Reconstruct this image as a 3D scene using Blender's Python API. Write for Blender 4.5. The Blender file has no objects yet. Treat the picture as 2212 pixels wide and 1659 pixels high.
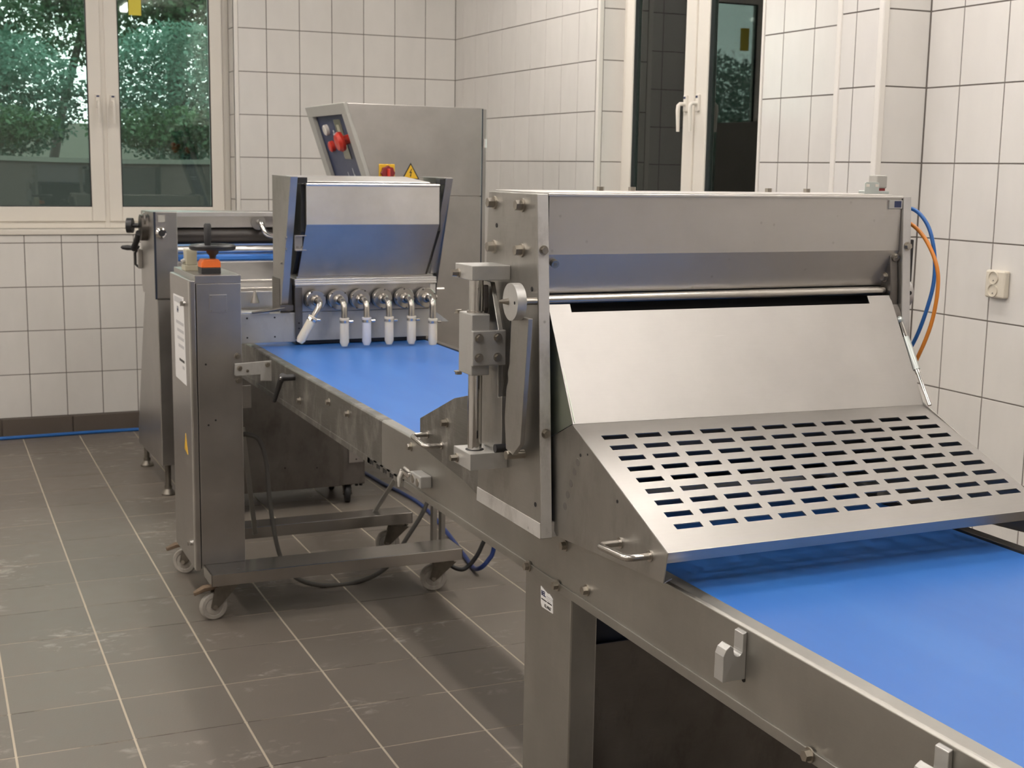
import bpy, bmesh, math, random
from mathutils import Vector, Matrix
random.seed(7)
SC = bpy.context.scene
COL = SC.collection
PI = math.pi

# ------------------------------------------------------------------ camera
F_PX, PITCH, ROLL, YAW, CAM_Z = 2879.16, math.radians(9.2209), math.radians(-0.9098), math.radians(23.8489), 1.57
fw = Vector((math.sin(YAW)*math.cos(PITCH), math.cos(YAW)*math.cos(PITCH), -math.sin(PITCH)))
rt = Vector((math.cos(YAW), -math.sin(YAW), 0))
up = rt.cross(fw)
r2 = rt*math.cos(ROLL) - up*math.sin(ROLL)
u2 = rt*math.sin(ROLL) + up*math.cos(ROLL)
cam = bpy.data.cameras.new('camera')
cam.sensor_width = 36.0
cam.lens = F_PX/2212*36.0
cam.clip_start = 0.05
cam.dof.use_dof = True
cam.dof.focus_distance = 2.1
cam.dof.aperture_fstop = 17.0
cam_o = bpy.data.objects.new('camera', cam)
COL.objects.link(cam_o)
CAM = Vector((0, 0, CAM_Z))
cam_o.matrix_world = Matrix(((r2.x, u2.x, -fw.x, 0), (r2.y, u2.y, -fw.y, 0), (r2.z, u2.z, -fw.z, CAM_Z), (0, 0, 0, 1)))
SC.camera = cam_o

# ------------------------------------------------------------------ world, light levels, exposure
SC.view_settings.view_transform = 'Standard'
SC.view_settings.look = 'None'
SC.view_settings.gamma = 1.0
SC.view_settings.use_curve_mapping = False
SC.view_settings.exposure = 0.0
LAMP_STRENGTH = 71.0
LAMP_COLOR = (1.0, 0.93, 0.865, 1)
world = bpy.data.worlds.new('overcast_sky')
SC.world = world
world.use_nodes = True
bg = world.node_tree.nodes['Background']
bg.inputs['Color'].default_value = (0.86, 1.0, 0.97, 1)
bg.inputs['Strength'].default_value = 3.6

def in_frame(p, margin=60):
    d = Vector(p) - CAM
    z = d.dot(fw)
    if z < 0.1: return False
    u = 1106 + F_PX*d.dot(r2)/z
    v = 829.5 - F_PX*d.dot(u2)/z
    return -margin < u < 2212+margin and -margin < v < 1659+margin

# ------------------------------------------------------------------ materials
def mat(name):
    m = bpy.data.materials.new(name)
    m.use_nodes = True
    return m, m.node_tree.nodes, m.node_tree.links, m.node_tree.nodes['Principled BSDF']

def plain(name, col, rough=0.5, metal=0.0, **kw):
    m, n, l, b = mat(name)
    b.inputs['Base Color'].default_value = (*col, 1)
    b.inputs['Roughness'].default_value = rough
    b.inputs['Metallic'].default_value = metal
    for k, v in kw.items():
        b.inputs[k.replace('_', ' ')].default_value = v
    # faint handling wear so nothing is perfectly uniform
    tc = n.new('ShaderNodeTexCoord'); no = n.new('ShaderNodeTexNoise')
    no.inputs['Scale'].default_value = 18; no.inputs['Detail'].default_value = 4
    l.new(tc.outputs['Object'], no.inputs['Vector'])
    mr = n.new('ShaderNodeMapRange')
    mr.inputs['To Min'].default_value = max(0.02, rough*0.85); mr.inputs['To Max'].default_value = min(1, rough*1.15)
    l.new(no.outputs['Fac'], mr.inputs['Value']); l.new(mr.outputs['Result'], b.inputs['Roughness'])
    return m

def steel(name, col=(0.56, 0.53, 0.49), rough=0.34, var=0.10, metal=1.0, stain=0.0, stain_col=(0.2, 0.18, 0.15), brush=(1, 1, 30), scale=6.0, aniso=0.0, bump=0.02, spots=0.0, scratch=0.0):
    m, n, l, b = mat(name)
    b.inputs['Metallic'].default_value = metal
    b.inputs['Anisotropic'].default_value = aniso
    tc = n.new('ShaderNodeTexCoord')
    mp = n.new('ShaderNodeMapping'); mp.inputs['Scale'].default_value = brush
    l.new(tc.outputs['Object'], mp.inputs['Vector'])
    fine = n.new('ShaderNodeTexNoise'); fine.inputs['Scale'].default_value = 22; fine.inputs['Detail'].default_value = 6
    l.new(mp.outputs['Vector'], fine.inputs['Vector'])
    big = n.new('ShaderNodeTexNoise'); big.inputs['Scale'].default_value = scale; big.inputs['Detail'].default_value = 5; big.inputs['Roughness'].default_value = 0.6
    l.new(tc.outputs['Object'], big.inputs['Vector'])
    ad = n.new('ShaderNodeMath'); ad.operation = 'ADD'
    l.new(fine.outputs['Fac'], ad.inputs[0]); l.new(big.outputs['Fac'], ad.inputs[1])
    mr = n.new('ShaderNodeMapRange'); mr.inputs['From Min'].default_value = 0.6; mr.inputs['From Max'].default_value = 1.4
    mr.inputs['To Min'].default_value = rough*(1-var*1.5); mr.inputs['To Max'].default_value = rough*(1+var*1.5)
    l.new(ad.outputs[0], mr.inputs['Value']); l.new(mr.outputs['Result'], b.inputs['Roughness'])
    cr = n.new('ShaderNodeMapRange'); cr.inputs['From Min'].default_value = 0.3; cr.inputs['From Max'].default_value = 0.7
    cr.inputs['To Min'].default_value = 1-var; cr.inputs['To Max'].default_value = 1+var*0.6
    l.new(big.outputs['Fac'], cr.inputs['Value'])
    mx = n.new('ShaderNodeMix'); mx.data_type = 'RGBA'; mx.blend_type = 'MULTIPLY'; mx.inputs['Factor'].default_value = 1
    mx.inputs['A'].default_value = (*col, 1)
    l.new(cr.outputs['Result'], mx.inputs['B'])
    out = mx.outputs['Result']
    if stain > 0:
        sn = n.new('ShaderNodeTexNoise'); sn.inputs['Scale'].default_value = 9; sn.inputs['Detail'].default_value = 8; sn.inputs['Roughness'].default_value = 0.7
        mp2 = n.new('ShaderNodeMapping'); mp2.inputs['Scale'].default_value = (1.5, 1.5, 0.7); mp2.inputs['Location'].default_value = (3, 5, 1)
        l.new(tc.outputs['Object'], mp2.inputs['Vector']); l.new(mp2.outputs['Vector'], sn.inputs['Vector'])
        sr = n.new('ShaderNodeMapRange'); sr.inputs['From Min'].default_value = 0.5; sr.inputs['From Max'].default_value = 0.72
        sr.inputs['To Max'].default_value = stain
        l.new(sn.outputs['Fac'], sr.inputs['Value'])
        m2 = n.new('ShaderNodeMix'); m2.data_type = 'RGBA'
        m2.inputs['B'].default_value = (*stain_col, 1)
        l.new(sr.outputs['Result'], m2.inputs['Factor']); l.new(out, m2.inputs['A'])
        out = m2.outputs['Result']
    if spots > 0:
        vo = n.new('ShaderNodeTexVoronoi'); vo.inputs['Scale'].default_value = 26; vo.inputs['Randomness'].default_value = 1
        l.new(tc.outputs['Object'], vo.inputs['Vector'])
        sr = n.new('ShaderNodeMapRange'); sr.inputs['From Min'].default_value = 0.03; sr.inputs['From Max'].default_value = 0.1
        sr.inputs['To Min'].default_value = spots; sr.inputs['To Max'].default_value = 0
        l.new(vo.outputs['Distance'], sr.inputs['Value'])
        m2 = n.new('ShaderNodeMix'); m2.data_type = 'RGBA'
        m2.inputs['B'].default_value = (*stain_col, 1)
        l.new(sr.outputs['Result'], m2.inputs['Factor']); l.new(out, m2.inputs['A'])
        out = m2.outputs['Result']
    if scratch > 0:
        for rot, sc in ((0.5, 9), (-0.9, 7), (2.2, 8)):
            mp3 = n.new('ShaderNodeMapping'); mp3.inputs['Scale'].default_value = (0.35*sc, 7*sc, 1*sc); mp3.inputs['Rotation'].default_value = (0.4, 0.2, rot)
            l.new(tc.outputs['Object'], mp3.inputs['Vector'])
            s3 = n.new('ShaderNodeTexNoise'); s3.inputs['Scale'].default_value = 1.0; s3.inputs['Detail'].default_value = 2
            l.new(mp3.outputs['Vector'], s3.inputs['Vector'])
            r3 = n.new('ShaderNodeMapRange'); r3.inputs['From Min'].default_value = 0.74; r3.inputs['From Max'].default_value = 0.80; r3.inputs['To Max'].default_value = scratch
            l.new(s3.outputs['Fac'], r3.inputs['Value'])
            m3 = n.new('ShaderNodeMix'); m3.data_type = 'RGBA'; m3.inputs['B'].default_value = (0.85, 0.84, 0.82, 1)
            l.new(r3.outputs['Result'], m3.inputs['Factor']); l.new(out, m3.inputs['A']); out = m3.outputs['Result']
    l.new(out, b.inputs['Base Color'])
    if bump > 0:
        bp = n.new('ShaderNodeBump'); bp.inputs['Strength'].default_value = bump; bp.inputs['Distance'].default_value = 0.01
        l.new(fine.outputs['Fac'], bp.inputs['Height']); l.new(bp.outputs['Normal'], b.inputs['Normal'])
    return m

M = {}
M['steel'] = steel('brushed_steel', (0.49, 0.472, 0.452), 0.34)
M['steel_light'] = steel('bright_sheet_steel', (0.80, 0.785, 0.765), 0.36, 0.10, spots=0.05)
M['steel_plate'] = steel('ground_steel_plate', (0.44, 0.43, 0.405), 0.40, 0.12, stain=0.4, stain_col=(0.22, 0.2, 0.17))
M['steel_rail'] = steel('rail_steel', (0.41, 0.40, 0.37), 0.44, 0.10, stain=0.15, stain_col=(0.6, 0.57, 0.52))
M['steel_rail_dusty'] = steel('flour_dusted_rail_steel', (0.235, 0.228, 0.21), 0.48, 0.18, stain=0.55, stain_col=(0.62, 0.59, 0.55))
M['steel_guard'] = steel('guard_sheet_steel', (0.43, 0.417, 0.398), 0.42, 0.08, stain=0.10, stain_col=(0.4, 0.38, 0.34), scratch=0.5)
M['steel_hood'] = steel('hood_sheet_steel', (0.60, 0.578, 0.555), 0.40, 0.06, spots=0.25)
M['steel_dark'] = steel('dark_worn_steel', (0.20, 0.185, 0.17), 0.42, 0.2, stain=0.4, stain_col=(0.07, 0.06, 0.05))
M['steel_soft'] = steel('satin_steel', (0.50, 0.488, 0.478), 0.48, 0.1)
M['dark_roller'] = plain('dark_rubber_roller', (0.04, 0.034, 0.03), 0.38)
M['steel_frame'] = steel('frame_steel', (0.50, 0.48, 0.455), 0.24)
M['steel_perf'] = steel('perforated_guard_steel', (0.36, 0.348, 0.33), 0.42, 0.07)
M['weld_stain'] = steel('weld_stained_steel', (0.33, 0.325, 0.31), 0.42, 0.1)
M['steel_greenish'] = steel('steel_with_green_film', (0.47, 0.52, 0.44), 0.4, 0.1)
M['alu'] = steel('milled_aluminium', (0.50, 0.495, 0.475), 0.42, 0.1, metal=0.6, stain=0.35, stain_col=(0.3, 0.28, 0.25))
M['alu_edge'] = steel('bare_aluminium_edge', (0.56, 0.545, 0.52), 0.5, 0.12, metal=0.35, stain=0.75, stain_col=(0.26, 0.24, 0.22), scale=14, spots=0.7)
M['chrome'] = steel('polished_chrome', (0.72, 0.71, 0.69), 0.07, 0.2, bump=0)
M['steel_pipe'] = steel('polished_steel_pipe', (0.52, 0.495, 0.46), 0.24, 0.12, bump=0)
M['bolt'] = steel('bolt_steel', (0.42, 0.39, 0.34), 0.33, 0.15, stain=0.5, stain_col=(0.16, 0.13, 0.1), bump=0)
M['caster_metal'] = steel('dirty_caster_steel', (0.24, 0.22, 0.19), 0.5, 0.2, stain=0.6, stain_col=(0.1, 0.085, 0.07), scale=25)
M['white_plastic'] = plain('white_plastic', (0.70, 0.66, 0.60), 0.35)
M['socket_plastic'] = plain('cream_socket_plastic', (0.66, 0.61, 0.51), 0.3)
M['pvc'] = plain('white_window_pvc', (0.74, 0.70, 0.63), 0.3)
M['trim_pvc'] = plain('white_corner_bead', (0.76, 0.73, 0.68), 0.35)
M['nozzle_plastic'] = plain('translucent_nozzle_plastic', (0.78, 0.72, 0.60), 0.4, Subsurface_Weight=0.3, Subsurface_Radius=(0.02, 0.016, 0.01))
M['nozzle_bluewhite'] = plain('bluish_white_nozzle_plastic', (0.72, 0.72, 0.74), 0.4, Subsurface_Weight=0.3, Subsurface_Radius=(0.02, 0.018, 0.016))
M['black_plastic'] = plain('black_plastic', (0.018, 0.018, 0.02), 0.4)
M['black_rubber'] = plain('black_rubber', (0.013, 0.013, 0.014), 0.5)
M['dark_gap'] = plain('hole_shade_black', (0.015, 0.014, 0.014), 0.7)  # near-black stands in for the shade inside holes and gaps
M['orange'] = plain('orange_plastic', (0.72, 0.15, 0.025), 0.4)
M['red'] = plain('red_plastic', (0.55, 0.035, 0.02), 0.3)
M['red_dark'] = plain('dark_red_knob', (0.22, 0.018, 0.02), 0.35)
M['yellow'] = plain('yellow_plastic', (0.74, 0.44, 0.02), 0.45)
M['trap_yellow'] = plain('yellow_sticky_card', (0.65, 0.55, 0.05), 0.5)
M['navy'] = plain('navy_panel_film', (0.028, 0.04, 0.10), 0.35)
M['navy_seal'] = plain('navy_rubber_seal', (0.012, 0.018, 0.035), 0.5)
M['grey_paint'] = plain('grey_painted_steel', (0.40, 0.39, 0.36), 0.5)
M['beige_box'] = plain('beige_switch_box', (0.42, 0.40, 0.30), 0.5)
M['paper'] = plain('white_paper', (0.76, 0.755, 0.75), 0.5)
M['paper_grey'] = plain('grey_print', (0.50, 0.50, 0.51), 0.6)
M['ink'] = plain('dark_blue_ink', (0.02, 0.03, 0.09), 0.5)
M['black_ink'] = plain('black_ink', (0.02, 0.02, 0.02), 0.5)
M['white_ink'] = plain('white_print', (0.62, 0.64, 0.68), 0.5)
M['hose_blue'] = plain('blue_hose_plastic', (0.02, 0.13, 0.42), 0.3)
M['hose_dkblue'] = plain('dark_blue_cable_sheath', (0.012, 0.035, 0.16), 0.4)
M['hose_orange'] = plain('orange_hose_plastic', (0.70, 0.24, 0.03), 0.3)
M['cable_grey'] = plain('dusty_grey_cable_sheath', (0.10, 0.095, 0.085), 0.6)
M['wheel_white'] = steel('dirty_nylon_wheel', (0.40, 0.375, 0.335), 0.5, 0.15, metal=0.0, stain=0.7, stain_col=(0.12, 0.10, 0.085), scale=25, bump=0)
M['rust'] = steel('rusty_pedal', (0.16, 0.11, 0.07), 0.7, 0.3, metal=0.0, stain=0.9, stain_col=(0.03, 0.022, 0.018), scale=30, bump=0)
M['lcd'] = plain('grey_display_glass', (0.17, 0.17, 0.13), 0.2)
M['lcd_light'] = plain('display_digits_field', (0.42, 0.40, 0.30), 0.3)
M['zinc'] = plain('zinc_plated_bracket', (0.55, 0.60, 0.58), 0.35, 0.7)
M['concrete'] = plain('old_concrete', (0.05, 0.046, 0.043), 0.9)
M['sky_rim'] = plain('painted_sky_rim', (0.13, 0.14, 0.12), 0.9)  # paler than the wall: sky light on its top edge, put into colour
M['soil'] = plain('dark_soil', (0.03, 0.035, 0.02), 0.95)
M['bark'] = plain('dark_bark', (0.03, 0.03, 0.025), 0.9)
M['ceiling_paint'] = plain('white_ceiling_paint', (0.56, 0.54, 0.51), 0.7)
M['room_paint'] = plain('light_wall_paint', (0.56, 0.535, 0.50), 0.6)
M['lamp_white'] = plain('lamp_housing_white', (0.75, 0.75, 0.75), 0.4)
M['clear_plastic'] = plain('clear_plastic_sheet', (0.55, 0.57, 0.58), 0.25, Alpha=0.6)

def make_belt():
    m, n, l, b = mat('blue_conveyor_belt')
    tc = n.new('ShaderNodeTexCoord')
    no = n.new('ShaderNodeTexNoise'); no.inputs['Scale'].default_value = 3; no.inputs['Detail'].default_value = 6
    mp = n.new('ShaderNodeMapping'); mp.inputs['Scale'].default_value = (3, 0.6, 1)
    l.new(tc.outputs['Object'], mp.inputs['Vector']); l.new(mp.outputs['Vector'], no.inputs['Vector'])
    cr = n.new('ShaderNodeValToRGB')
    cr.color_ramp.elements[0].color = (0.032, 0.148, 0.50, 1); cr.color_ramp.elements[0].position = 0.3
    cr.color_ramp.elements[1].color = (0.044, 0.180, 0.55, 1); cr.color_ramp.elements[1].position = 0.7
    l.new(no.outputs['Fac'], cr.inputs['Fac'])
    # fine scratches along the running direction
    sc = n.new('ShaderNodeTexNoise'); sc.inputs['Scale'].default_value = 8; sc.inputs['Detail'].default_value = 8; sc.inputs['Roughness'].default_value = 0.7
    mp2 = n.new('ShaderNodeMapping'); mp2.inputs['Scale'].default_value = (14, 0.7, 1); mp2.inputs['Rotation'].default_value = (0, 0, 0.05)
    l.new(tc.outputs['Object'], mp2.inputs['Vector']); l.new(mp2.outputs['Vector'], sc.inputs['Vector'])
    sr = n.new('ShaderNodeMapRange'); sr.inputs['From Min'].default_value = 0.66; sr.inputs['From Max'].default_value = 0.8; sr.inputs['To Max'].default_value = 0.35
    l.new(sc.outputs['Fac'], sr.inputs['Value'])
    mx = n.new('ShaderNodeMix'); mx.data_type = 'RGBA'; mx.inputs['B'].default_value = (0.25, 0.36, 0.62, 1)
    l.new(sr.outputs['Result'], mx.inputs['Factor']); l.new(cr.outputs['Color'], mx.inputs['A'])
    l.new(mx.outputs['Result'], b.inputs['Base Color'])
    b.inputs['Roughness'].default_value = 0.36
    b.inputs['Specular IOR Level'].default_value = 0.5
    return m
M['belt'] = make_belt()

def make_tile(name, base, rough, var, bumpy=0.0, spec=0.5, dust=False):
    m, n, l, b = mat(name)
    oi = n.new('ShaderNodeObjectInfo')
    geo = n.new('ShaderNodeNewGeometry')
    mp = n.new('ShaderNodeMapping'); mp.inputs['Scale'].default_value = (3.0, 3.0, 1.2)
    l.new(geo.outputs['Position'], mp.inputs['Vector'])
    no = n.new('ShaderNodeTexNoise'); no.inputs['Scale'].default_value = 5; no.inputs['Detail'].default_value = 5
    l.new(mp.outputs['Vector'], no.inputs['Vector'])
    ad = n.new('ShaderNodeMath'); ad.operation = 'MULTIPLY_ADD'; ad.inputs[1].default_value = 0.45
    l.new(oi.outputs['Random'], ad.inputs[0]); l.new(no.outputs['Fac'], ad.inputs[2])
    cr = n.new('ShaderNodeMapRange'); cr.inputs['From Min'].default_value = 0.3; cr.inputs['From Max'].default_value = 1.15
    cr.inputs['To Min'].default_value = 1-var; cr.inputs['To Max'].default_value = 1+var
    l.new(ad.outputs[0], cr.inputs['Value'])
    mx = n.new('ShaderNodeMix'); mx.data_type = 'RGBA'; mx.blend_type = 'MULTIPLY'; mx.inputs['Factor'].default_value = 1
    mx.inputs['A'].default_value = (*base, 1); l.new(cr.outputs['Result'], mx.inputs['B'])
    out = mx.outputs['Result']
    rr = n.new('ShaderNodeMapRange'); rr.inputs['To Min'].default_value = rough*0.8; rr.inputs['To Max'].default_value = rough*1.25
    l.new(no.outputs['Fac'], rr.inputs['Value'])
    rout = rr.outputs['Result']
    if dust:
        # patches of trodden flour: a broad mask times streaky smears
        a = n.new('ShaderNodeTexNoise'); a.inputs['Scale'].default_value = 2.6; a.inputs['Detail'].default_value = 3
        l.new(geo.outputs['Position'], a.inputs['Vector'])
        ar = n.new('ShaderNodeMapRange'); ar.inputs['From Min'].default_value = 0.54; ar.inputs['From Max'].default_value = 0.62
        l.new(a.outputs['Fac'], ar.inputs['Value'])
        mp2 = n.new('ShaderNodeMapping'); mp2.inputs['Scale'].default_value = (3.0, 5.5, 1); mp2.inputs['Rotation'].default_value = (0, 0, 0.2)
        l.new(geo.outputs['Position'], mp2.inputs['Vector'])
        s = n.new('ShaderNodeTexNoise'); s.inputs['Scale'].default_value = 4.5; s.inputs['Detail'].default_value = 9; s.inputs['Roughness'].default_value = 0.66; s.inputs['Distortion'].default_value = 0.6
        l.new(mp2.outputs['Vector'], s.inputs['Vector'])
        sr = n.new('ShaderNodeMapRange'); sr.inputs['From Min'].default_value = 0.53; sr.inputs['From Max'].default_value = 0.68
        l.new(s.outputs['Fac'], sr.inputs['Value'])
        mu = n.new('ShaderNodeMath'); mu.operation = 'MULTIPLY'
        l.new(ar.outputs['Result'], mu.inputs[0]); l.new(sr.outputs['Result'], mu.inputs[1])
        mu2 = n.new('ShaderNodeMath'); mu2.operation = 'MULTIPLY'; mu2.inputs[1].default_value = 0.75
        l.new(mu.outputs[0], mu2.inputs[0])
        m2 = n.new('ShaderNodeMix'); m2.data_type = 'RGBA'; m2.inputs['B'].default_value = (0.46, 0.42, 0.37, 1)
        l.new(mu2.outputs[0], m2.inputs['Factor']); l.new(out, m2.inputs['A'])
        out = m2.outputs['Result']
        fi = n.new('ShaderNodeTexNoise'); fi.inputs['Scale'].default_value = 160; fi.inputs['Detail'].default_value = 3
        l.new(geo.outputs['Position'], fi.inputs['Vector'])
        bp = n.new('ShaderNodeBump'); bp.inputs['Strength'].default_value = 0.08; bp.inputs['Distance'].default_value = 0.004
        l.new(fi.outputs['Fac'], bp.inputs['Height']); l.new(bp.outputs['Normal'], b.inputs['Normal'])
    l.new(out, b.inputs['Base Color'])
    l.new(rout, b.inputs['Roughness'])
    b.inputs['Specular IOR Level'].default_value = spec
    return m
M['wall_tile'] = make_tile('glazed_white_wall_tile', (0.70, 0.68, 0.645), 0.15, 0.045)
M['floor_tile'] = make_tile('brown_floor_tile', (0.160, 0.138, 0.116), 0.42, 0.10, dust=True, spec=0.45)
M['skirting_tile'] = make_tile('brown_skirting_tile', (0.105, 0.085, 0.068), 0.5, 0.12)

M['wall_grout'] = plain('grey_wall_grout', (0.155, 0.135, 0.12), 0.9)

def make_floor_grout():
    m, n, l, b = mat('floor_grout')
    geo = n.new('ShaderNodeNewGeometry')
    sx = n.new('ShaderNodeSeparateXYZ'); l.new(geo.outputs['Position'], sx.inputs[0])
    # distance to the nearest long joint (running away from the window side)
    a = n.new('ShaderNodeMath'); a.operation = 'SUBTRACT'; a.inputs[1].default_value = 0.772-0.1536+0.3072*20
    a2 = n.new('ShaderNodeMath'); a2.operation = 'ADD'; a2.inputs[1].default_value = 0.3072*40
    l.new(sx.outputs['X'], a.inputs[0]); l.new(a.outputs[0], a2.inputs[0])
    mo = n.new('ShaderNodeMath'); mo.operation = 'MODULO'; mo.inputs[1].default_value = 0.3072; l.new(a2.outputs[0], mo.inputs[0])
    s2 = n.new('ShaderNodeMath'); s2.operation = 'SUBTRACT'; s2.inputs[1].default_value = 0.1536; l.new(mo.outputs[0], s2.inputs[0])
    ab = n.new('ShaderNodeMath'); ab.operation = 'ABSOLUTE'; l.new(s2.outputs[0], ab.inputs[0])
    lt = n.new('ShaderNodeMath'); lt.operation = 'LESS_THAN'; lt.inputs[1].default_value = 0.006; l.new(ab.outputs[0], lt.inputs[0])
    no = n.new('ShaderNodeTexNoise'); no.inputs['Scale'].default_value = 2.2; no.inputs['Detail'].default_value = 8; no.inputs['Roughness'].default_value = 0.65
    l.new(geo.outputs['Position'], no.inputs['Vector'])
    cr = n.new('ShaderNodeValToRGB')
    cr.color_ramp.elements[0].position = 0.44; cr.color_ramp.elements[0].color = (0.075, 0.06, 0.048, 1)
    cr.color_ramp.elements[1].position = 0.52; cr.color_ramp.elements[1].color = (0.36, 0.31, 0.245, 1)
    l.new(no.outputs['Fac'], cr.inputs['Fac'])
    mx = n.new('ShaderNodeMix'); mx.data_type = 'RGBA'; mx.inputs['B'].default_value = (0.46, 0.40, 0.315, 1)
    l.new(lt.outputs[0], mx.inputs['Factor']); l.new(cr.outputs['Color'], mx.inputs['A'])
    l.new(mx.outputs['Result'], b.inputs['Base Color']); b.inputs['Roughness'].default_value = 0.9
    return m
M['floor_grout'] = make_floor_grout()

def make_glass():
    m, n, l, b = mat('window_glass')
    n.remove(b)
    o = n['Material Output']
    tr = n.new('ShaderNodeBsdfTransparent'); tr.inputs['Color'].default_value = (0.90, 0.93, 0.91, 1)
    gl = n.new('ShaderNodeBsdfGlossy'); gl.inputs['Roughness'].default_value = 0.015; gl.inputs['Color'].default_value = (0.9, 0.95, 0.93, 1)
    fr = n.new('ShaderNodeFresnel'); fr.inputs['IOR'].default_value = 1.52
    k = n.new('ShaderNodeMath'); k.operation = 'MULTIPLY'; k.inputs[1].default_value = 1.2; k.use_clamp = True
    l.new(fr.outputs[0], k.inputs[0])
    mx = n.new('ShaderNodeMixShader'); l.new(k.outputs[0], mx.inputs[0]); l.new(tr.outputs[0], mx.inputs[1]); l.new(gl.outputs[0], mx.inputs[2])
    l.new(mx.outputs[0], o.inputs['Surface'])
    return m
M['glass'] = make_glass()

def make_leaf(name, c0, c1):
    m, n, l, b = mat(name)
    geo = n.new('ShaderNodeNewGeometry')
    no = n.new('ShaderNodeTexNoise'); no.inputs['Scale'].default_value = 3.5; no.inputs['Detail'].default_value = 3
    l.new(geo.outputs['Position'], no.inputs['Vector'])
    cr = n.new('ShaderNodeValToRGB'); cr.color_ramp.elements[0].position = 0.35; cr.color_ramp.elements[1].position = 0.65
    cr.color_ramp.elements[0].color = (*c0, 1); cr.color_ramp.elements[1].color = (*c1, 1)
    l.new(no.outputs['Fac'], cr.inputs['Fac']); l.new(cr.outputs['Color'], b.inputs['Base Color'])
    b.inputs['Roughness'].default_value = 0.45
    o = n['Material Output']
    tl = n.new('ShaderNodeBsdfTranslucent'); l.new(cr.outputs['Color'], tl.inputs['Color'])
    mx = n.new('ShaderNodeMixShader'); mx.inputs[0].default_value = 0.35
    l.new(b.outputs[0], mx.inputs[1]); l.new(tl.outputs[0], mx.inputs[2]); l.new(mx.outputs[0], o.inputs['Surface'])
    return m
M['leaf_a'] = make_leaf('green_leaf', (0.022, 0.07, 0.03), (0.06, 0.155, 0.065))
M['leaf_b'] = make_leaf('pale_green_leaf', (0.045, 0.125, 0.085), (0.13, 0.28, 0.21))
M['leaf_c'] = make_leaf('dark_green_leaf', (0.012, 0.05, 0.02), (0.035, 0.11, 0.045))

def make_lamp():
    m, n, l, b = mat('lit_lamp_diffuser')
    b.inputs['Base Color'].default_value = (0.9, 0.9, 0.88, 1)
    b.inputs['Emission Color'].default_value = LAMP_COLOR
    b.inputs['Emission Strength'].default_value = LAMP_STRENGTH
    return m
M['lamp'] = make_lamp()

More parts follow.
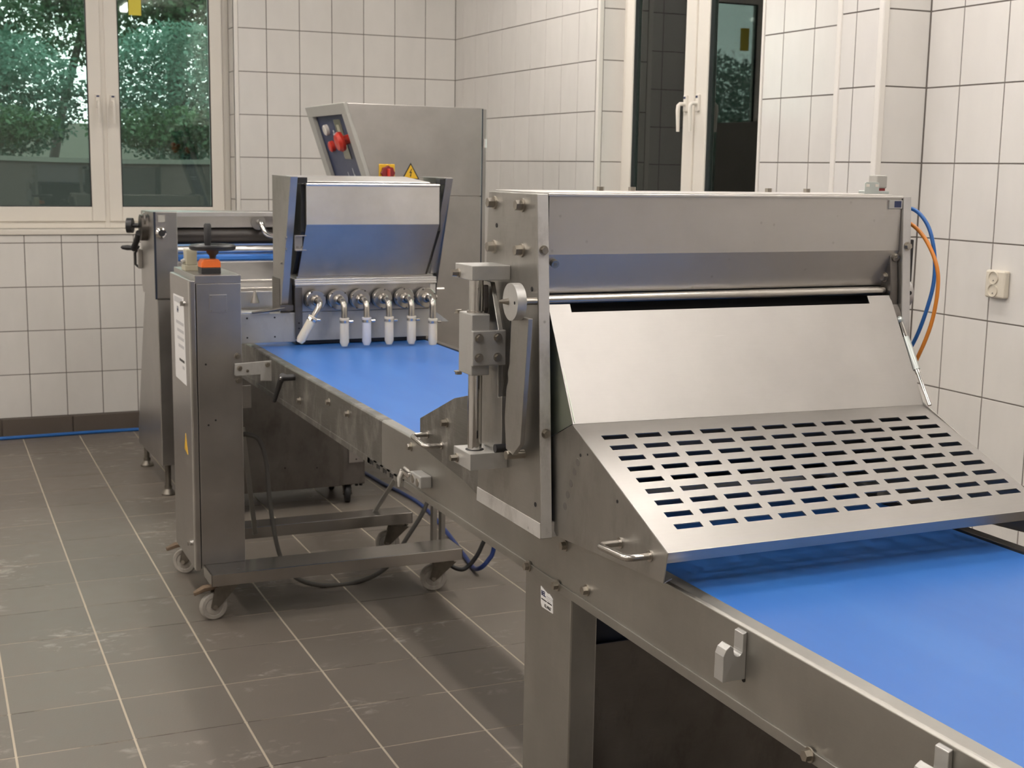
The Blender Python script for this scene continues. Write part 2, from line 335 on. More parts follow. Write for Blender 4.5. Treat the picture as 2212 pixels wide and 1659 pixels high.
# ------------------------------------------------------------------ mesh helpers
class MB:
    """collects shapes (world coordinates) and links them as one mesh object"""
    def __init__(s): s.v = []; s.f = []; s.sm = []
    def add(s, vs, fs, smooth=False):
        o = len(s.v); s.v += [Vector(p) for p in vs]
        s.f += [tuple(i+o for i in f) for f in fs]; s.sm += [smooth]*len(fs); return s
    def box(s, x0, x1, y0, y1, z0, z1):
        return s.add([(x0, y0, z0), (x1, y0, z0), (x1, y1, z0), (x0, y1, z0), (x0, y0, z1), (x1, y0, z1), (x1, y1, z1), (x0, y1, z1)],
                     [(0, 3, 2, 1), (4, 5, 6, 7), (0, 1, 5, 4), (1, 2, 6, 5), (2, 3, 7, 6), (3, 0, 4, 7)])
    def obox(s, c, ax, ay, az):
        c, ax, ay, az = map(Vector, (c, ax, ay, az))
        vs = [c + ax*i + ay*j + az*k for k in (-1, 1) for j in (-1, 1) for i in (-1, 1)]
        fl = ax.cross(ay).dot(az) < 0
        fs = [(0, 2, 3, 1), (4, 5, 7, 6), (0, 1, 5, 4), (1, 3, 7, 5), (3, 2, 6, 7), (2, 0, 4, 6)]
        return s.add(vs, [tuple(reversed(f)) for f in fs] if fl else fs)
    def prism(s, pts, axis, lo, hi):
        """polygon of 2-D points extruded along an axis: 'x' takes (y,z), 'y' takes (x,z), 'z' takes (x,y)"""
        def p3(p, t): return {'x': (t, p[0], p[1]), 'y': (p[0], t, p[1]), 'z': (p[0], p[1], t)}[axis]
        n = len(pts)
        a = [p3(p, lo) for p in pts]; b = [p3(p, hi) for p in pts]
        area = sum(pts[i][0]*pts[(i+1) % n][1]-pts[(i+1) % n][0]*pts[i][1] for i in range(n))
        ccw = (area > 0) != (axis == 'y')
        lof = tuple(range(n)); hif = tuple(range(n, 2*n))
        fs = [tuple(reversed(lof)) if ccw else lof, hif if ccw else tuple(reversed(hif))]
        for i in range(n):
            j = (i+1) % n
            fs.append((i, j, n+j, n+i) if ccw else (j, i, n+i, n+j))
        return s.add(a+b, fs)
    def plate(s, pts, t):
        """planar polygon in space, thickened by t against its normal"""
        P = [Vector(p) for p in pts]; n = len(P)
        nn = Vector((0, 0, 0))
        for i in range(n): nn += P[i].cross(P[(i+1) % n])
        nn.normalize()
        Q = [p - nn*t for p in P]
        fs = [tuple(range(n)), tuple(reversed(range(n, 2*n)))]
        for i in range(n):
            j = (i+1) % n; fs.append((j, i, n+i, n+j))
        return s.add(P+Q, fs)
    def cyl(s, p0, p1, r0, r1=None, seg=24, caps=True, smooth=True):
        p0, p1 = Vector(p0), Vector(p1); r1 = r0 if r1 is None else r1
        d = (p1-p0).normalized(); a = d.orthogonal().normalized(); b = d.cross(a)
        ring = lambda c, r: [c + (a*math.cos(2*PI*i/seg)+b*math.sin(2*PI*i/seg))*r for i in range(seg)]
        s.add(ring(p0, r0)+ring(p1, r1), [(i, (i+1) % seg, seg+(i+1) % seg, seg+i) for i in range(seg)], smooth)
        if caps:
            s.add(ring(p0, r0), [tuple(reversed(range(seg)))]); s.add(ring(p1, r1), [tuple(range(seg))])
        return s
    def lathe(s, c, d, prof, seg=32, smooth=True):
        """profile of (distance along d, radius)"""
        c, d = Vector(c), Vector(d).normalized(); a = d.orthogonal().normalized(); b = d.cross(a)
        runs = [[prof[0]]]
        for k in range(1, len(prof)):
            runs[-1].append(prof[k])
            if k < len(prof)-1:
                a0 = math.atan2(prof[k][1]-prof[k-1][1], prof[k][0]-prof[k-1][0]); a1 = math.atan2(prof[k+1][1]-prof[k][1], prof[k+1][0]-prof[k][0])
                if abs((a1-a0+PI) % (2*PI)-PI) > 0.6: runs.append([prof[k]])     # sharp corner: split the shading
        for run in runs:
            vs = []
            for t, r in run: vs += [c+d*t+(a*math.cos(2*PI*i/seg)+b*math.sin(2*PI*i/seg))*max(r, 1e-5) for i in range(seg)]
            fs = []
            for k in range(len(run)-1):
                for i in range(seg):
                    j = (i+1) % seg; fs.append((k*seg+i, k*seg+j, (k+1)*seg+j, (k+1)*seg+i))
            s.add(vs, fs, smooth)
        return s
    def tube(s, pts, r, seg=12, sub=0, caps=True):
        P = [Vector(p) for p in pts]
        if sub:
            Q = []
            for i in range(len(P)-1):
                p0 = P[max(i-1, 0)]; p1 = P[i]; p2 = P[i+1]; p3 = P[min(i+2, len(P)-1)]
                for k in range(sub):
                    t = k/sub
                    Q.append(0.5*((2*p1)+(-p0+p2)*t+(2*p0-5*p1+4*p2-p3)*t*t+(-p0+3*p1-3*p2+p3)*t**3))
            Q.append(P[-1]); P = Q
        n = len(P); rs = r if isinstance(r, (list, tuple)) else [r]*n
        tg = [(P[min(i+1, n-1)]-P[max(i-1, 0)]).normalized() for i in range(n)]
        a = tg[0].orthogonal().normalized(); vs = []
        for i in range(n):
            a = (a - tg[i]*a.dot(tg[i])).normalized(); b = tg[i].cross(a)
            vs += [P[i]+(a*math.cos(2*PI*k/seg)+b*math.sin(2*PI*k/seg))*rs[i] for k in range(seg)]
        fs = [(i*seg+k, i*seg+(k+1) % seg, (i+1)*seg+(k+1) % seg, (i+1)*seg+k) for i in range(n-1) for k in range(seg)]
        s.add(vs, fs, True)
        if caps:
            s.add(vs[:seg], [tuple(reversed(range(seg)))]); s.add(vs[-seg:], [tuple(range(seg))])
        return s
    def ball(s, c, r, seg=16, sc=(1, 1, 1)):
        c = Vector(c); rings = seg//2; vs = []
        for i in range(rings+1):
            th = PI*i/rings
            for k in range(seg):
                ph = 2*PI*k/seg
                vs.append(c+Vector((sc[0]*r*math.sin(th)*math.cos(ph), sc[1]*r*math.sin(th)*math.sin(ph), sc[2]*r*math.cos(th))))
        fs = [(i*seg+k, (i+1)*seg+k, (i+1)*seg+(k+1) % seg, i*seg+(k+1) % seg) for i in range(rings) for k in range(seg)]
        return s.add(vs, fs, True)
    def hexbolt(s, c, d, r, h, washer=True):
        c, d = Vector(c), Vector(d).normalized()
        if washer: s.cyl(c, c+d*h*0.22, r*1.3, seg=20)
        s.cyl(c+d*h*0.2, c+d*h, r, r*0.97, seg=6, smooth=False)
        return s
    def mesh(s, name, origin=(0, 0, 0)):
        o = Vector(origin)
        me = bpy.data.meshes.new(name)
        me.from_pydata([v-o for v in s.v], [], s.f)
        me.polygons.foreach_set('use_smooth', s.sm)
        me.update()
        return me
    def build(s, name, m, parent=None, bevel=0.0, label=None, origin=None, seg=2):
        po = world_loc(parent) if parent else Vector(origin or (0, 0, 0))
        me = s.mesh(name, po)
        if m is not None: me.materials.append(M[m] if isinstance(m, str) else m)
        ob = bpy.data.objects.new(name, me); COL.objects.link(ob)
        if parent: ob.parent = parent
        else: ob.location = po
        if bevel > 0:
            md = ob.modifiers.new('bevel', 'BEVEL'); md.width = bevel; md.segments = seg; md.limit_method = 'ANGLE'
            md.angle_limit = math.radians(40); md.use_clamp_overlap = True
        if label: ob['label'] = label
        return ob

def world_loc(o):
    v = Vector((0, 0, 0))
    while o: v += o.location; o = o.parent
    return v

def thing(name, label, cat, loc=(0, 0, 0), group=None):
    o = bpy.data.objects.new(name, None); COL.objects.link(o)
    o.empty_display_size = 0.1
    o.location = loc; o['label'] = label; o['category'] = cat
    if group: o['group'] = group
    return o
def tag(o, label, cat, group=None):
    o['label'] = label; o['category'] = cat
    if group: o['group'] = group
    return o
def struct(o): o['kind'] = 'structure'; return o
def set_part(name, m, parent, build, bevel=0.0, label=None):
    b = MB(); build(b); return b.build(name, m, parent, bevel, label)
def text(body, size, loc, xdir, ydir, m, parent, name, label=None, thick=0.0004, bold=0.0):
    cu = bpy.data.curves.new(name, 'FONT'); cu.body = body; cu.size = size; cu.extrude = thick; cu.resolution_u = 3; cu.offset = bold
    tmp = bpy.data.objects.new(name, cu); COL.objects.link(tmp)
    dg = bpy.context.evaluated_depsgraph_get()
    me = bpy.data.meshes.new_from_object(tmp.evaluated_get(dg))
    bpy.data.objects.remove(tmp); bpy.data.curves.remove(cu)
    X = Vector(xdir).normalized(); Y = Vector(ydir).normalized(); Z = X.cross(Y)
    R = Matrix((X, Y, Z)).transposed().to_4x4(); R.translation = Vector(loc) - world_loc(parent)
    me.transform(R); me.materials.clear(); me.materials.append(M[m]); me.name = name
    ob = bpy.data.objects.new(name, me); COL.objects.link(ob); ob.parent = parent
    if label: ob['label'] = label
    return ob
def dup_mesh(src, loc, parent, name=None):
    o = bpy.data.objects.new(name or src.name.split('.')[0], src.data); COL.objects.link(o)
    o.parent = parent; o.location = loc
    for md in src.modifiers:
        if md.type == 'BEVEL':
            k = o.modifiers.new('bevel', 'BEVEL'); k.width = md.width; k.segments = md.segments; k.limit_method = md.limit_method; k.angle_limit = md.angle_limit
    return o

# ------------------------------------------------------------------ tiles
TILE_CACHE = {}
def tile_geo(w, h, t, ch):
    a, b = w/2, h/2; c = ch
    v = [(-a, -b, 0), (a, -b, 0), (a, b, 0), (-a, b, 0), (-a, -b, t-c), (a, -b, t-c), (a, b, t-c), (-a, b, t-c),
         (-a+c, -b+c, t), (a-c, -b+c, t), (a-c, b-c, t), (-a+c, b-c, t)]
    f = [(8, 9, 10, 11)]
    for i in range(4):
        j = (i+1) % 4
        f.append((i, j, 4+j, 4+i)); f.append((4+i, 4+j, 8+j, 8+i))
    return v, f
def tile_mesh(w, h, t, ch, m):
    k = (round(w, 4), round(h, 4), t, m)
    if k not in TILE_CACHE:
        v, f = tile_geo(w, h, t, ch)
        me = bpy.data.meshes.new('tile'); me.from_pydata(v, [], f); me.materials.append(M[m]); me.update()
        TILE_CACHE[k] = me
    return TILE_CACHE[k]
def lay_tiles(parent, org, U, V, rects, u0, du, v0, dv, gu, gv, m, t=0.008, ch=0.0008, tilt=0.0012, limit=290, name='tile', sink=0.006):
    """cuts a grid of tiles to a list of rectangles (u0,u1,v0,v1) on the plane org + u*U + v*V"""
    U, V, org = Vector(U), Vector(V), Vector(org); N = U.cross(V)
    cells = []
    for (ra, rb, rc, rd) in rects:
        for i in range(math.floor((ra-u0)/du), math.ceil((rb-u0)/du)):
            for j in range(math.floor((rc-v0)/dv), math.ceil((rd-v0)/dv)):
                a = max(u0+i*du+gu/2, ra+0.001); b = min(u0+(i+1)*du-gu/2, rb-0.001)
                c = max(v0+j*dv+gv/2, rc+0.001); d = min(v0+(j+1)*dv-gv/2, rd-0.001)
                if b-a < 0.012 or d-c < 0.012: continue
                p = org+U*(a+b)/2+V*(c+d)/2
                vis = any(in_frame(org+U*x+V*y, 15) for x in (a, (a+b)/2, b) for y in (c, (c+d)/2, d))
                cells.append((not vis, (p-CAM).length, p, b-a, d-c))
    cells.sort(key=lambda q: (q[0], q[1]))
    rest = MB()
    for k, (hid, dist, p, w, h) in enumerate(cells):
        rx = random.gauss(0, tilt); ry = random.gauss(0, tilt)
        n = (N + U*rx + V*ry).normalized(); u = (U - n*U.dot(n)).normalized(); v = n.cross(u)
        R = Matrix((u, v, n)).transposed().to_4x4(); R.translation = p - N*sink
        if not hid and k < limit:
            o = bpy.data.objects.new(name, tile_mesh(round(w, 4), round(h, 4), t, ch, m)); COL.objects.link(o)
            o.parent = parent; o.matrix_local = R
        else:
            vs, fs = tile_geo(w, h, t, ch)
            rest.add([R @ Vector(q) for q in vs], fs)
    if rest.v:
        o = rest.build(name, m, parent); o['kind'] = 'stuff'

# ================================================================== ROOM SHELL
D, W = 8.026, 3.125           # window wall (far end) and long wall on the right
CEIL = 3.4
XL, YF = -3.2, -3.2
def shell(name, boxes, m):
    b = MB()
    for q in boxes: b.box(*q)
    return struct(b.build(name, m))
floor = shell('floor', [(XL, 3.5, YF, 8.3, -0.1, 0.0)], 'floor_grout')
ceiling = shell('ceiling', [(XL, 3.5, YF, 8.3, CEIL, CEIL+0.1)], 'ceiling_paint')
W1 = (0.05, 1.727, 1.156, 2.85)     # window 1 opening x0,x1,z0,z1 in the far wall
W2 = (4.63, 6.053, 1.156, 2.85)     # window 2 opening y0,y1,z0,z1 in the right wall
wall_back = shell('wall_back', [(XL, W1[0], D, 8.3, 0, CEIL), (W1[1], 3.5, D, 8.3, 0, CEIL),
                                (W1[0], W1[1], D, 8.3, 0, W1[2]), (W1[0], W1[1], D, 8.3, W1[3], CEIL)], 'wall_grout')
wall_right = shell('wall_right', [(W, 3.5, YF, W2[0], 0, CEIL), (W, 3.5, W2[1], D, 0, CEIL),
                                  (W, 3.5, W2[0], W2[1], 0, W2[2]), (W, 3.5, W2[0], W2[1], W2[3], CEIL),
                                  (2.93, W, 3.65, 3.883, 0, CEIL)], 'wall_grout')
wall_left = shell('wall_left', [(XL-0.1, XL, YF, 8.3, 0, CEIL)], 'room_paint')
wall_front = shell('wall_front', [(XL-0.1, 3.5, YF-0.1, YF, 0, CEIL)], 'room_paint')

G = 0.0045
ZB = 0.105
lay_tiles(wall_back, (0, D, 0), (1, 0, 0), (0, 0, 1),
          [(XL, W1[0], ZB, CEIL), (W1[0], W1[1], ZB, W1[2]-0.006), (W1[0], W1[1], W1[3], CEIL), (1.752, W-0.002, ZB, CEIL)],
          1.922, 0.2, 0.1064, 0.25, G, G, 'wall_tile')
lay_tiles(wall_back, (W1[1], 0, 0), (0, -1, 0), (0, 0, 1), [(-8.16, -D-0.012, W1[2], W1[3])], -8.23, 0.2, 0.1064, 0.25, G, G, 'wall_tile')
lay_tiles(wall_right, (W, 0, 0), (0, -1, 0), (0, 0, 1),
          [(-D+0.002, -W2[1]-0.022, ZB, CEIL), (-W2[1], -W2[0], ZB, W2[2]), (-W2[1], -W2[0], W2[3], CEIL),
           (-W2[0]+0.012, -3.884, ZB, CEIL), (-3.648, -YF, ZB, CEIL)],
          -7.89, 0.2, 0.1064, 0.25, G, G, 'wall_tile', limit=280)
lay_tiles(wall_right, (2.93, 0, 0), (0, -1, 0), (0, 0, 1), [(-3.868, -3.668, ZB, CEIL)], -3.79, 0.2, 0.1064, 0.25, G, G, 'wall_tile')
lay_tiles(wall_right, (0, 3.65, 0), (1, 0, 0), (0, 0, 1), [(2.948, W-0.004, ZB, CEIL)], 2.941, 0.2, 0.1064, 0.25, G, G, 'wall_tile')
lay_tiles(wall_right, (0, W2[1], 0), (1, 0, 0), (0, 0, 1), [(W+0.02, 3.262, W2[2], W2[3])], 3.13, 0.2, 0.1064, 0.25, G, G, 'wall_tile')
lay_tiles(floor, (0, 0, 0), (1, 0, 0), (0, 1, 0), [(XL, W, YF, D)], 0.772, 0.3072, 3.5806-0.3009*20, 0.3009, 0.0056, 0.0046, 'floor_tile', ch=0.0008, tilt=0.0005, limit=295, sink=0.0074)

# white plastic corner beads
def bead(n, b0): struct(set_part('trim_%d' % n, 'trim_pvc', None, lambda b: b.box(*b0), 0.004))
bead(1, (1.727, 1.752, D-0.008, D+0.02, W1[2], W1[3]))
bead(2, (W-0.008, W+0.018, W2[1]-0.004, W2[1]+0.022, W2[2], W2[3]))
bead(3, (W-0.008, W+0.01, W2[0]-0.012, W2[0]+0.004, W2[2], W2[3]))
bead(4, (2.922, 2.95, 3.866, 3.89, 0, CEIL))
bead(5, (2.922, 2.948, 3.642, 3.668, 0, CEIL))
struct(set_part('trim_6', 'wall_grout', None, lambda b: b.box(W-0.0025, W+0.002, 3.644, 3.651, 0, CEIL)))

# skirting of brown tiles
bb = struct(set_part('baseboard_back', 'skirting_tile', None, lambda b: b.box(XL, 3.1, D-0.006, D+0.001, 0, 0.1)))
x = -0.42
while x < 3.0:
    o = set_part('tile', 'skirting_tile', bb, lambda b: b.box(x+0.002, x+0.385, D-0.016, D-0.005, 0, 0.104), 0.003)
    x += 0.39
br = struct(set_part('baseboard_right', 'skirting_tile', None, lambda b: b.box(W-0.006, W+0.001, YF, D-0.02, 0, 0.1)))

# ------------------------------------------------------------------ windows
def window(n, s0, s1, z0, z1, dep, mp, sashes, handles, mull):
    """mp maps (s, depth towards the room, z) to world; sashes are glass rectangles along s"""
    def bx(b, a0, a1, d0, d1, c0, c1):
        p, q = mp(a0, d0, c0), mp(a1, d1, c1)
        lo = [min(i, j) for i, j in zip(p, q)]; hi = [max(i, j) for i, j in zip(p, q)]
        b.box(lo[0], hi[0], lo[1], hi[1], lo[2], hi[2])
    fb = MB()
    bx(fb, s0, s0+0.055, -0.07, 0.0, z0, z1); bx(fb, s1-0.055, s1, -0.07, 0.0, z0, z1)
    bx(fb, s0, s1, -0.07, 0.0, z0, z0+0.045); bx(fb, s0, s1, -0.07, 0.0, z1-0.045, z1)
    bx(fb, mull-0.016, mull+0.016, -0.07, 0.002, z0, z1)
    fr = struct(fb.build('window_%d' % n, 'pvc', None, 0.003))
    for (g0, g1, o0, o1) in sashes:
        gz0, gz1 = z0+0.125, z1-0.125
        oz0, oz1 = z0+0.04, z1-0.04
        sb = MB()
        for (a0, a1, c0, c1) in ((o0, g0, oz0, oz1), (g1, o1, oz0, oz1), (g0, g1, oz0, gz0), (g0, g1, gz1, oz1)):
            bx(sb, a0, a1, -0.055, 0.014, c0, c1)
        sash = sb.build('sash', 'pvc', fr, 0.005)
        gb = MB()
        for (a0, a1, c0, c1) in ((g0, g0+0.006, gz0, gz1), (g1-0.006, g1, gz0, gz1), (g0, g1, gz0, gz0+0.006), (g0, g1, gz1-0.006, gz1)):
            bx(gb, a0, a1, -0.012, 0.006, c0, c1)
        gb.build('glazing_seal', 'black_rubber', sash)
        for k, dd in enumerate((-0.012, -0.03)):
            pb = MB(); bx(pb, g0, g1, dd-0.002, dd+0.002, gz0, gz1)
            pb.build('glass_pane', 'glass', sash)
    for (hs, hz) in handles:
        hb = MB(); bx(hb, hs-0.014, hs+0.014, 0.012, 0.026, hz-0.035, hz+0.04)
        h = hb.build('handle', 'pvc', fr, 0.004)
        lb = MB()
        lb.tube([mp(hs, 0.02, hz), mp(hs, 0.05, hz), mp(hs, 0.058, hz-0.008), mp(hs, 0.06, hz-0.03), mp(hs, 0.056, hz-0.125)], [0.009, 0.009, 0.0095, 0.0095, 0.0075], seg=10, sub=0)
        lb.build('lever', 'pvc', h)
        mb = MB(); bx(mb, hs-0.008, hs+0.008, 0.026, 0.0275, hz+0.024, hz+0.034); mb.build('blue_mark', 'ink', h)
    return fr
YW = 8.17
w1 = window(1, W1[0], W1[1], W1[2]+0.025, W1[3], 0, lambda s, d, z: (s, YW-d, z),
            [(0.22, 0.913, 0.10, 0.988), (1.084, 1.613, 1.010, 1.684)], [(0.963, 1.91), (1.047, 1.91)], 0.999)
XW = 3.259
w2 = window(2, W2[0], W2[1], W2[2]+0.025, W2[3], 0, lambda s, d, z: (XW-d, s, z),
            [(5.437, 5.932, 5.347, 6.003), (4.75, 5.237, 4.68, 5.333)], [(5.405, 1.87), (5.30, 1.87)], 5.34)
sill = struct(set_part('trim_7', 'pvc', None, lambda b: b.box(W1[0]-0.02, W1[1]+0.01, D-0.012, YW, W1[2]-0.004, W1[2]+0.024), 0.004))
struct(set_part('trim_8', 'pvc', None, lambda b: b.box(W-0.01, XW, W2[0], W2[1], W2[2]-0.004, W2[2]+0.024), 0.004))

# ------------------------------------------------------------------ ceiling lights (above the frame, they light the room)
n = 0
for lx in (-2.5, -0.1, 2.3):
    for ly in (0.1, 1.6, 3.1, 4.6, 6.1):
        n += 1
        t = thing('ceiling_light', 'short white ceiling light in the %s row, %s from the window wall' % ({-2.5: 'left', -0.1: 'middle', 2.3: 'right'}[lx], {6.1: 'first', 4.6: 'second', 3.1: 'third', 1.6: 'fourth', 0.1: 'fifth'}[ly]), 'light', (lx, ly, CEIL), 'ceiling lights')
        set_part('housing', 'lamp_white', t, lambda b: b.box(lx-0.07, lx+0.07, ly-0.36, ly+0.36, CEIL-0.05, CEIL), 0.005)
        for s in (-1, 1):
            set_part('end_cap', 'lamp_white', t, lambda b: b.box(lx-0.055, lx+0.055, ly+s*0.345-0.015, ly+s*0.345+0.015, CEIL-0.10, CEIL-0.05), 0.006)
        set_part('diffuser', 'lamp', t, lambda b: b.box(lx-0.05, lx+0.05, ly-0.33, ly+0.33, CEIL-0.095, CEIL-0.055), 0.006)

# ------------------------------------------------------------------ outside the windows
og = MB()
og.add([(-14, 8.3, -0.6), (16, 8.3, -0.6), (16, 11.2, -0.6), (-14, 11.2, -0.6), (-14, 24, 2.2), (16, 24, 2.2)], [(0, 1, 2, 3), (3, 2, 5, 4)])
og.add([(3.5, -10, -0.6), (20, -10, -0.6), (20, 8.3, -0.6), (3.5, 8.3, -0.6)], [(0, 1, 2, 3)])
ground = tag(og.build('ground', 'soil'), 'dark sloping ground outside behind the windows', 'ground'); ground['kind'] = 'structure'
# curved retaining wall
rw = MB(); pts = []
N_ = 24
for i in range(N_+1):
    a = i/N_; x_ = -5+12*a; y_ = 11.0 + 0.9*math.sin(a*PI*1.4+0.6)
    zt = 1.67 - 0.08*a + 0.05*math.sin(a*9)
    pts.append((x_, y_, zt))
vs = []; fs = []
for (x_, y_, zt) in pts: vs += [(x_, y_, -0.7), (x_, y_, zt), (x_, y_+0.3, zt), (x_, y_+0.3, -0.7)]
for i in range(N_):
    o = i*4
    for k in range(4): fs.append((o+k, o+(k+1) % 4, o+4+(k+1) % 4, o+4+k))
rw.add(vs, fs)
rwo = tag(rw.build('retaining_wall', 'concrete', origin=(1, 11, -0.7)), 'curved grey concrete retaining wall outside below the bushes', 'wall')

cap = MB()  # added pale strip painting the sky-lit rim along the wall top
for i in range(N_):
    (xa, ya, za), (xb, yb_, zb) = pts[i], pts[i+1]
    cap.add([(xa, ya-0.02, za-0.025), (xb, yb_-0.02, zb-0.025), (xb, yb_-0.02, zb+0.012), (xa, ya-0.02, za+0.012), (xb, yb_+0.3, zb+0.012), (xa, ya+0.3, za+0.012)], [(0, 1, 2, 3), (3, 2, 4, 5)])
cap.build('sky_lit_rim', 'sky_rim', rwo)

def leaf_cloud(b, c, rad, count, size, rnd):
    for _ in range(count):
        while True:
            p = Vector((rnd.uniform(-1, 1), rnd.uniform(-1, 1), rnd.uniform(-1, 1)))
            if 0.15 < p.length < 1: break
        p = Vector((c[0]+p.x*rad[0], c[1]+p.y*rad[1], c[2]+p.z*rad[2]))
        d = Vector((rnd.gauss(0, 1), rnd.gauss(0, 1), rnd.gauss(-0.3, 0.7))).normalized()
        w = d.orthogonal().normalized(); w.rotate(Matrix.Rotation(rnd.uniform(0, 6.3), 3, d))
        L = size*rnd.uniform(0.6, 1.4); h = L*0.28; nn = d.cross(w)
        b.add([p, p+d*L*0.45+w*h+nn*h*0.3, p+d*L, p+d*L*0.45-w*h+nn*h*0.3], [(0, 1, 2, 3)])
rnd = random.Random(3)
shrubs = [  # x, y, z, rx, ry, rz, leaves, size, material, label
    (-1.6, 13.1, 2.15, 1.0, 0.7, 0.75, 8000, 0.055, 'leaf_b', 'pale feathery shrub outside, behind the left pane of the far window'),
    (0.5, 12.9, 2.15, 0.95, 0.55, 0.62, 14000, 0.048, 'leaf_b', 'pale green fern-like shrub outside, in the middle of the left window pane'),
    (2.3, 13.0, 2.2, 0.85, 0.55, 0.68, 14000, 0.046, 'leaf_b', 'bluish green shrub outside, filling the right pane of the far window'),
    (4.2, 13.2, 2.3, 0.9, 0.7, 0.8, 7000, 0.06, 'leaf_a', 'green shrub outside, at the right edge of the far window'),
    (0.2, 12.12, 1.86, 0.95, 0.22, 0.20, 3200, 0.05, 'leaf_a', 'low mossy plants on the retaining wall outside the left window pane'),
    (2.2, 12.12, 1.86, 0.95, 0.22, 0.20, 3200, 0.05, 'leaf_a', 'low mossy plants on the retaining wall outside the right window pane'),
    (7.2, 8.7, 1.75, 0.9, 0.9, 0.8, 5000, 0.08, 'leaf_b', 'bright green bush outside, seen through the right pane of the side window'),
    (9.8, 11.0, 2.4, 1.5, 1.3, 1.1, 4000, 0.12, 'leaf_c', 'dark bush outside, behind the bright one in the side window'),
]
for (x_, y_, z_, a, b_, c_, cnt, sz, m_, lab) in shrubs:
    t = thing('shrub', lab, 'shrub', (x_, y_, z_-c_), 'shrubs outside the windows')
    set_part('foliage', m_, t, lambda b: leaf_cloud(b, (x_, y_, z_), (a, b_, c_), cnt, sz, rnd))['kind'] = 'stuff'
    set_part('stem', 'bark', t, lambda b: b.tube([(x_, y_, z_-c_-0.5), (x_+0.05, y_, z_-0.3), (x_-0.04, y_, z_+c_*0.3)], [0.04, 0.03, 0.015], seg=7))
trees = [  # x, y, trunk radius, lean, crown centre height, material, label
    (-1.7, 16.5, 0.16, 0.1, 3.1, 'leaf_a', 'tree outside beyond the left edge of the far window'),
    (0.35, 15.6, 0.13, 0.15, 2.9, 'leaf_c', 'tree outside with dark crown behind the left window pane'),
    (2.75, 15.6, 0.12, -0.1, 3.0, 'leaf_a', 'slim straight tree outside behind the right window pane'),
    (1.3, 18.6, 0.07, 1.1, 3.4, 'leaf_c', 'leaning tree outside with a slanting trunk behind the right pane'),
    (5.2, 16.6, 0.15, 0.2, 3.1, 'leaf_c', 'broad dark tree outside, right of the far window'),
    (9.5, 14.5, 0.14, 0.2, 3.4, 'leaf_c', 'tree outside beyond the side window')]
for (x_, y_, r_, ln, zc_, m_, lab) in trees:
    t = thing('tree', lab, 'tree', (x_, y_, 0.5), 'trees outside the windows')
    set_part('trunk', 'bark', t, lambda b: b.tube([(x_, y_, 0.0), (x_+ln*0.4, y_, 2.2), (x_+ln, y_, 4.6)], [r_, r_*0.85, r_*0.5], seg=9))
    def crown(b):
        for k in range(6):
            leaf_cloud(b, (x_+ln*0.6+rnd.uniform(-0.7, 0.7), y_+rnd.uniform(-0.4, 0.4), zc_+rnd.uniform(-0.35, 0.9)), (0.7, 0.5, 0.5), 1300, 0.075, rnd)
    set_part('crown', m_, t, crown)['kind'] = 'stuff'
t = tag(set_part('insect_trap', 'trap_yellow', None, lambda b: b.box(1.152, 1.222, YW-0.012, YW-0.008, 2.405, 2.56)), 'yellow sticky insect trap card hanging inside the right window pane', 'insect trap')

# ================================================================== CONVEYOR
XA, XB = 1.09, 1.812          # outer faces of the two side rails
ZT = 0.9034                   # rail top
Y0, Y1 = -0.35, 5.32
YS = 3.319                    # joint between the two rail lengths
conv = thing('conveyor', 'long steel conveyor with blue belt running from right foreground to the nozzle machine', 'conveyor', (1.45, 2.5, 0))
def belt_shape(b):
    prof = []
    r = 0.048; zc = 0.852
    for i in range(13):
        a = PI/2 + PI*i/12; prof.append((Y0+0.06+r*math.cos(a), zc+r*math.sin(a)))
    for i in range(13):
        a = -PI/2 + PI*i/12; prof.append((Y1-0.06+r*math.cos(a), zc+r*math.sin(a)))
    b.prism(prof, 'x', 1.124, 1.776)
set_part('belt', 'belt', conv, belt_shape)
set_part('belt_bed', 'steel_dark', conv, lambda b: b.box(1.118, 1.782, Y0+0.1, Y1-0.1, 0.83, 0.87))
def rail(b, x, s, y0, y1):
    # C-shaped sheet rail: web, rolled top lip, bottom flange
    b.prism([(x, 0.766), (x, ZT-0.004), (x+s*0.004, ZT), (x+s*0.03, ZT), (x+s*0.031, ZT-0.012), (x+s*0.027, ZT-0.012), (x+s*0.026, ZT-0.005), (x+s*0.005, ZT-0.006), (x+s*0.005, 0.771), (x+s*0.03, 0.771), (x+s*0.03, 0.766)], 'y', y0, y1)
set_part('side_rail', 'steel_rail', conv, lambda b: rail(b, XA, 1, Y0, YS-0.0015), 0.0012)
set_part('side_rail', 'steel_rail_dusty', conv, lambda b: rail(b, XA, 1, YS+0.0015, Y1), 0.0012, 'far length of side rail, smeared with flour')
set_part('side_rail', 'steel_dark', conv, lambda b: rail(b, XB, -1, Y0, Y1), 0.0012, 'dark worn side rail on the wall side')
set_part('lower_strip', 'steel_rail', conv, lambda b: b.box(XA-0.003, XA, Y0, 3.13, 0.764, 0.7815), 0.0008)
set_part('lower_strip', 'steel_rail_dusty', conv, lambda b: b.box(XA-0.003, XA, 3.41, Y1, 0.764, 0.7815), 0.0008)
set_part('wear_strip', 'black_plastic', conv, lambda b: b.box(1.1215, 1.1235, Y0, Y1, 0.86, 0.9005))
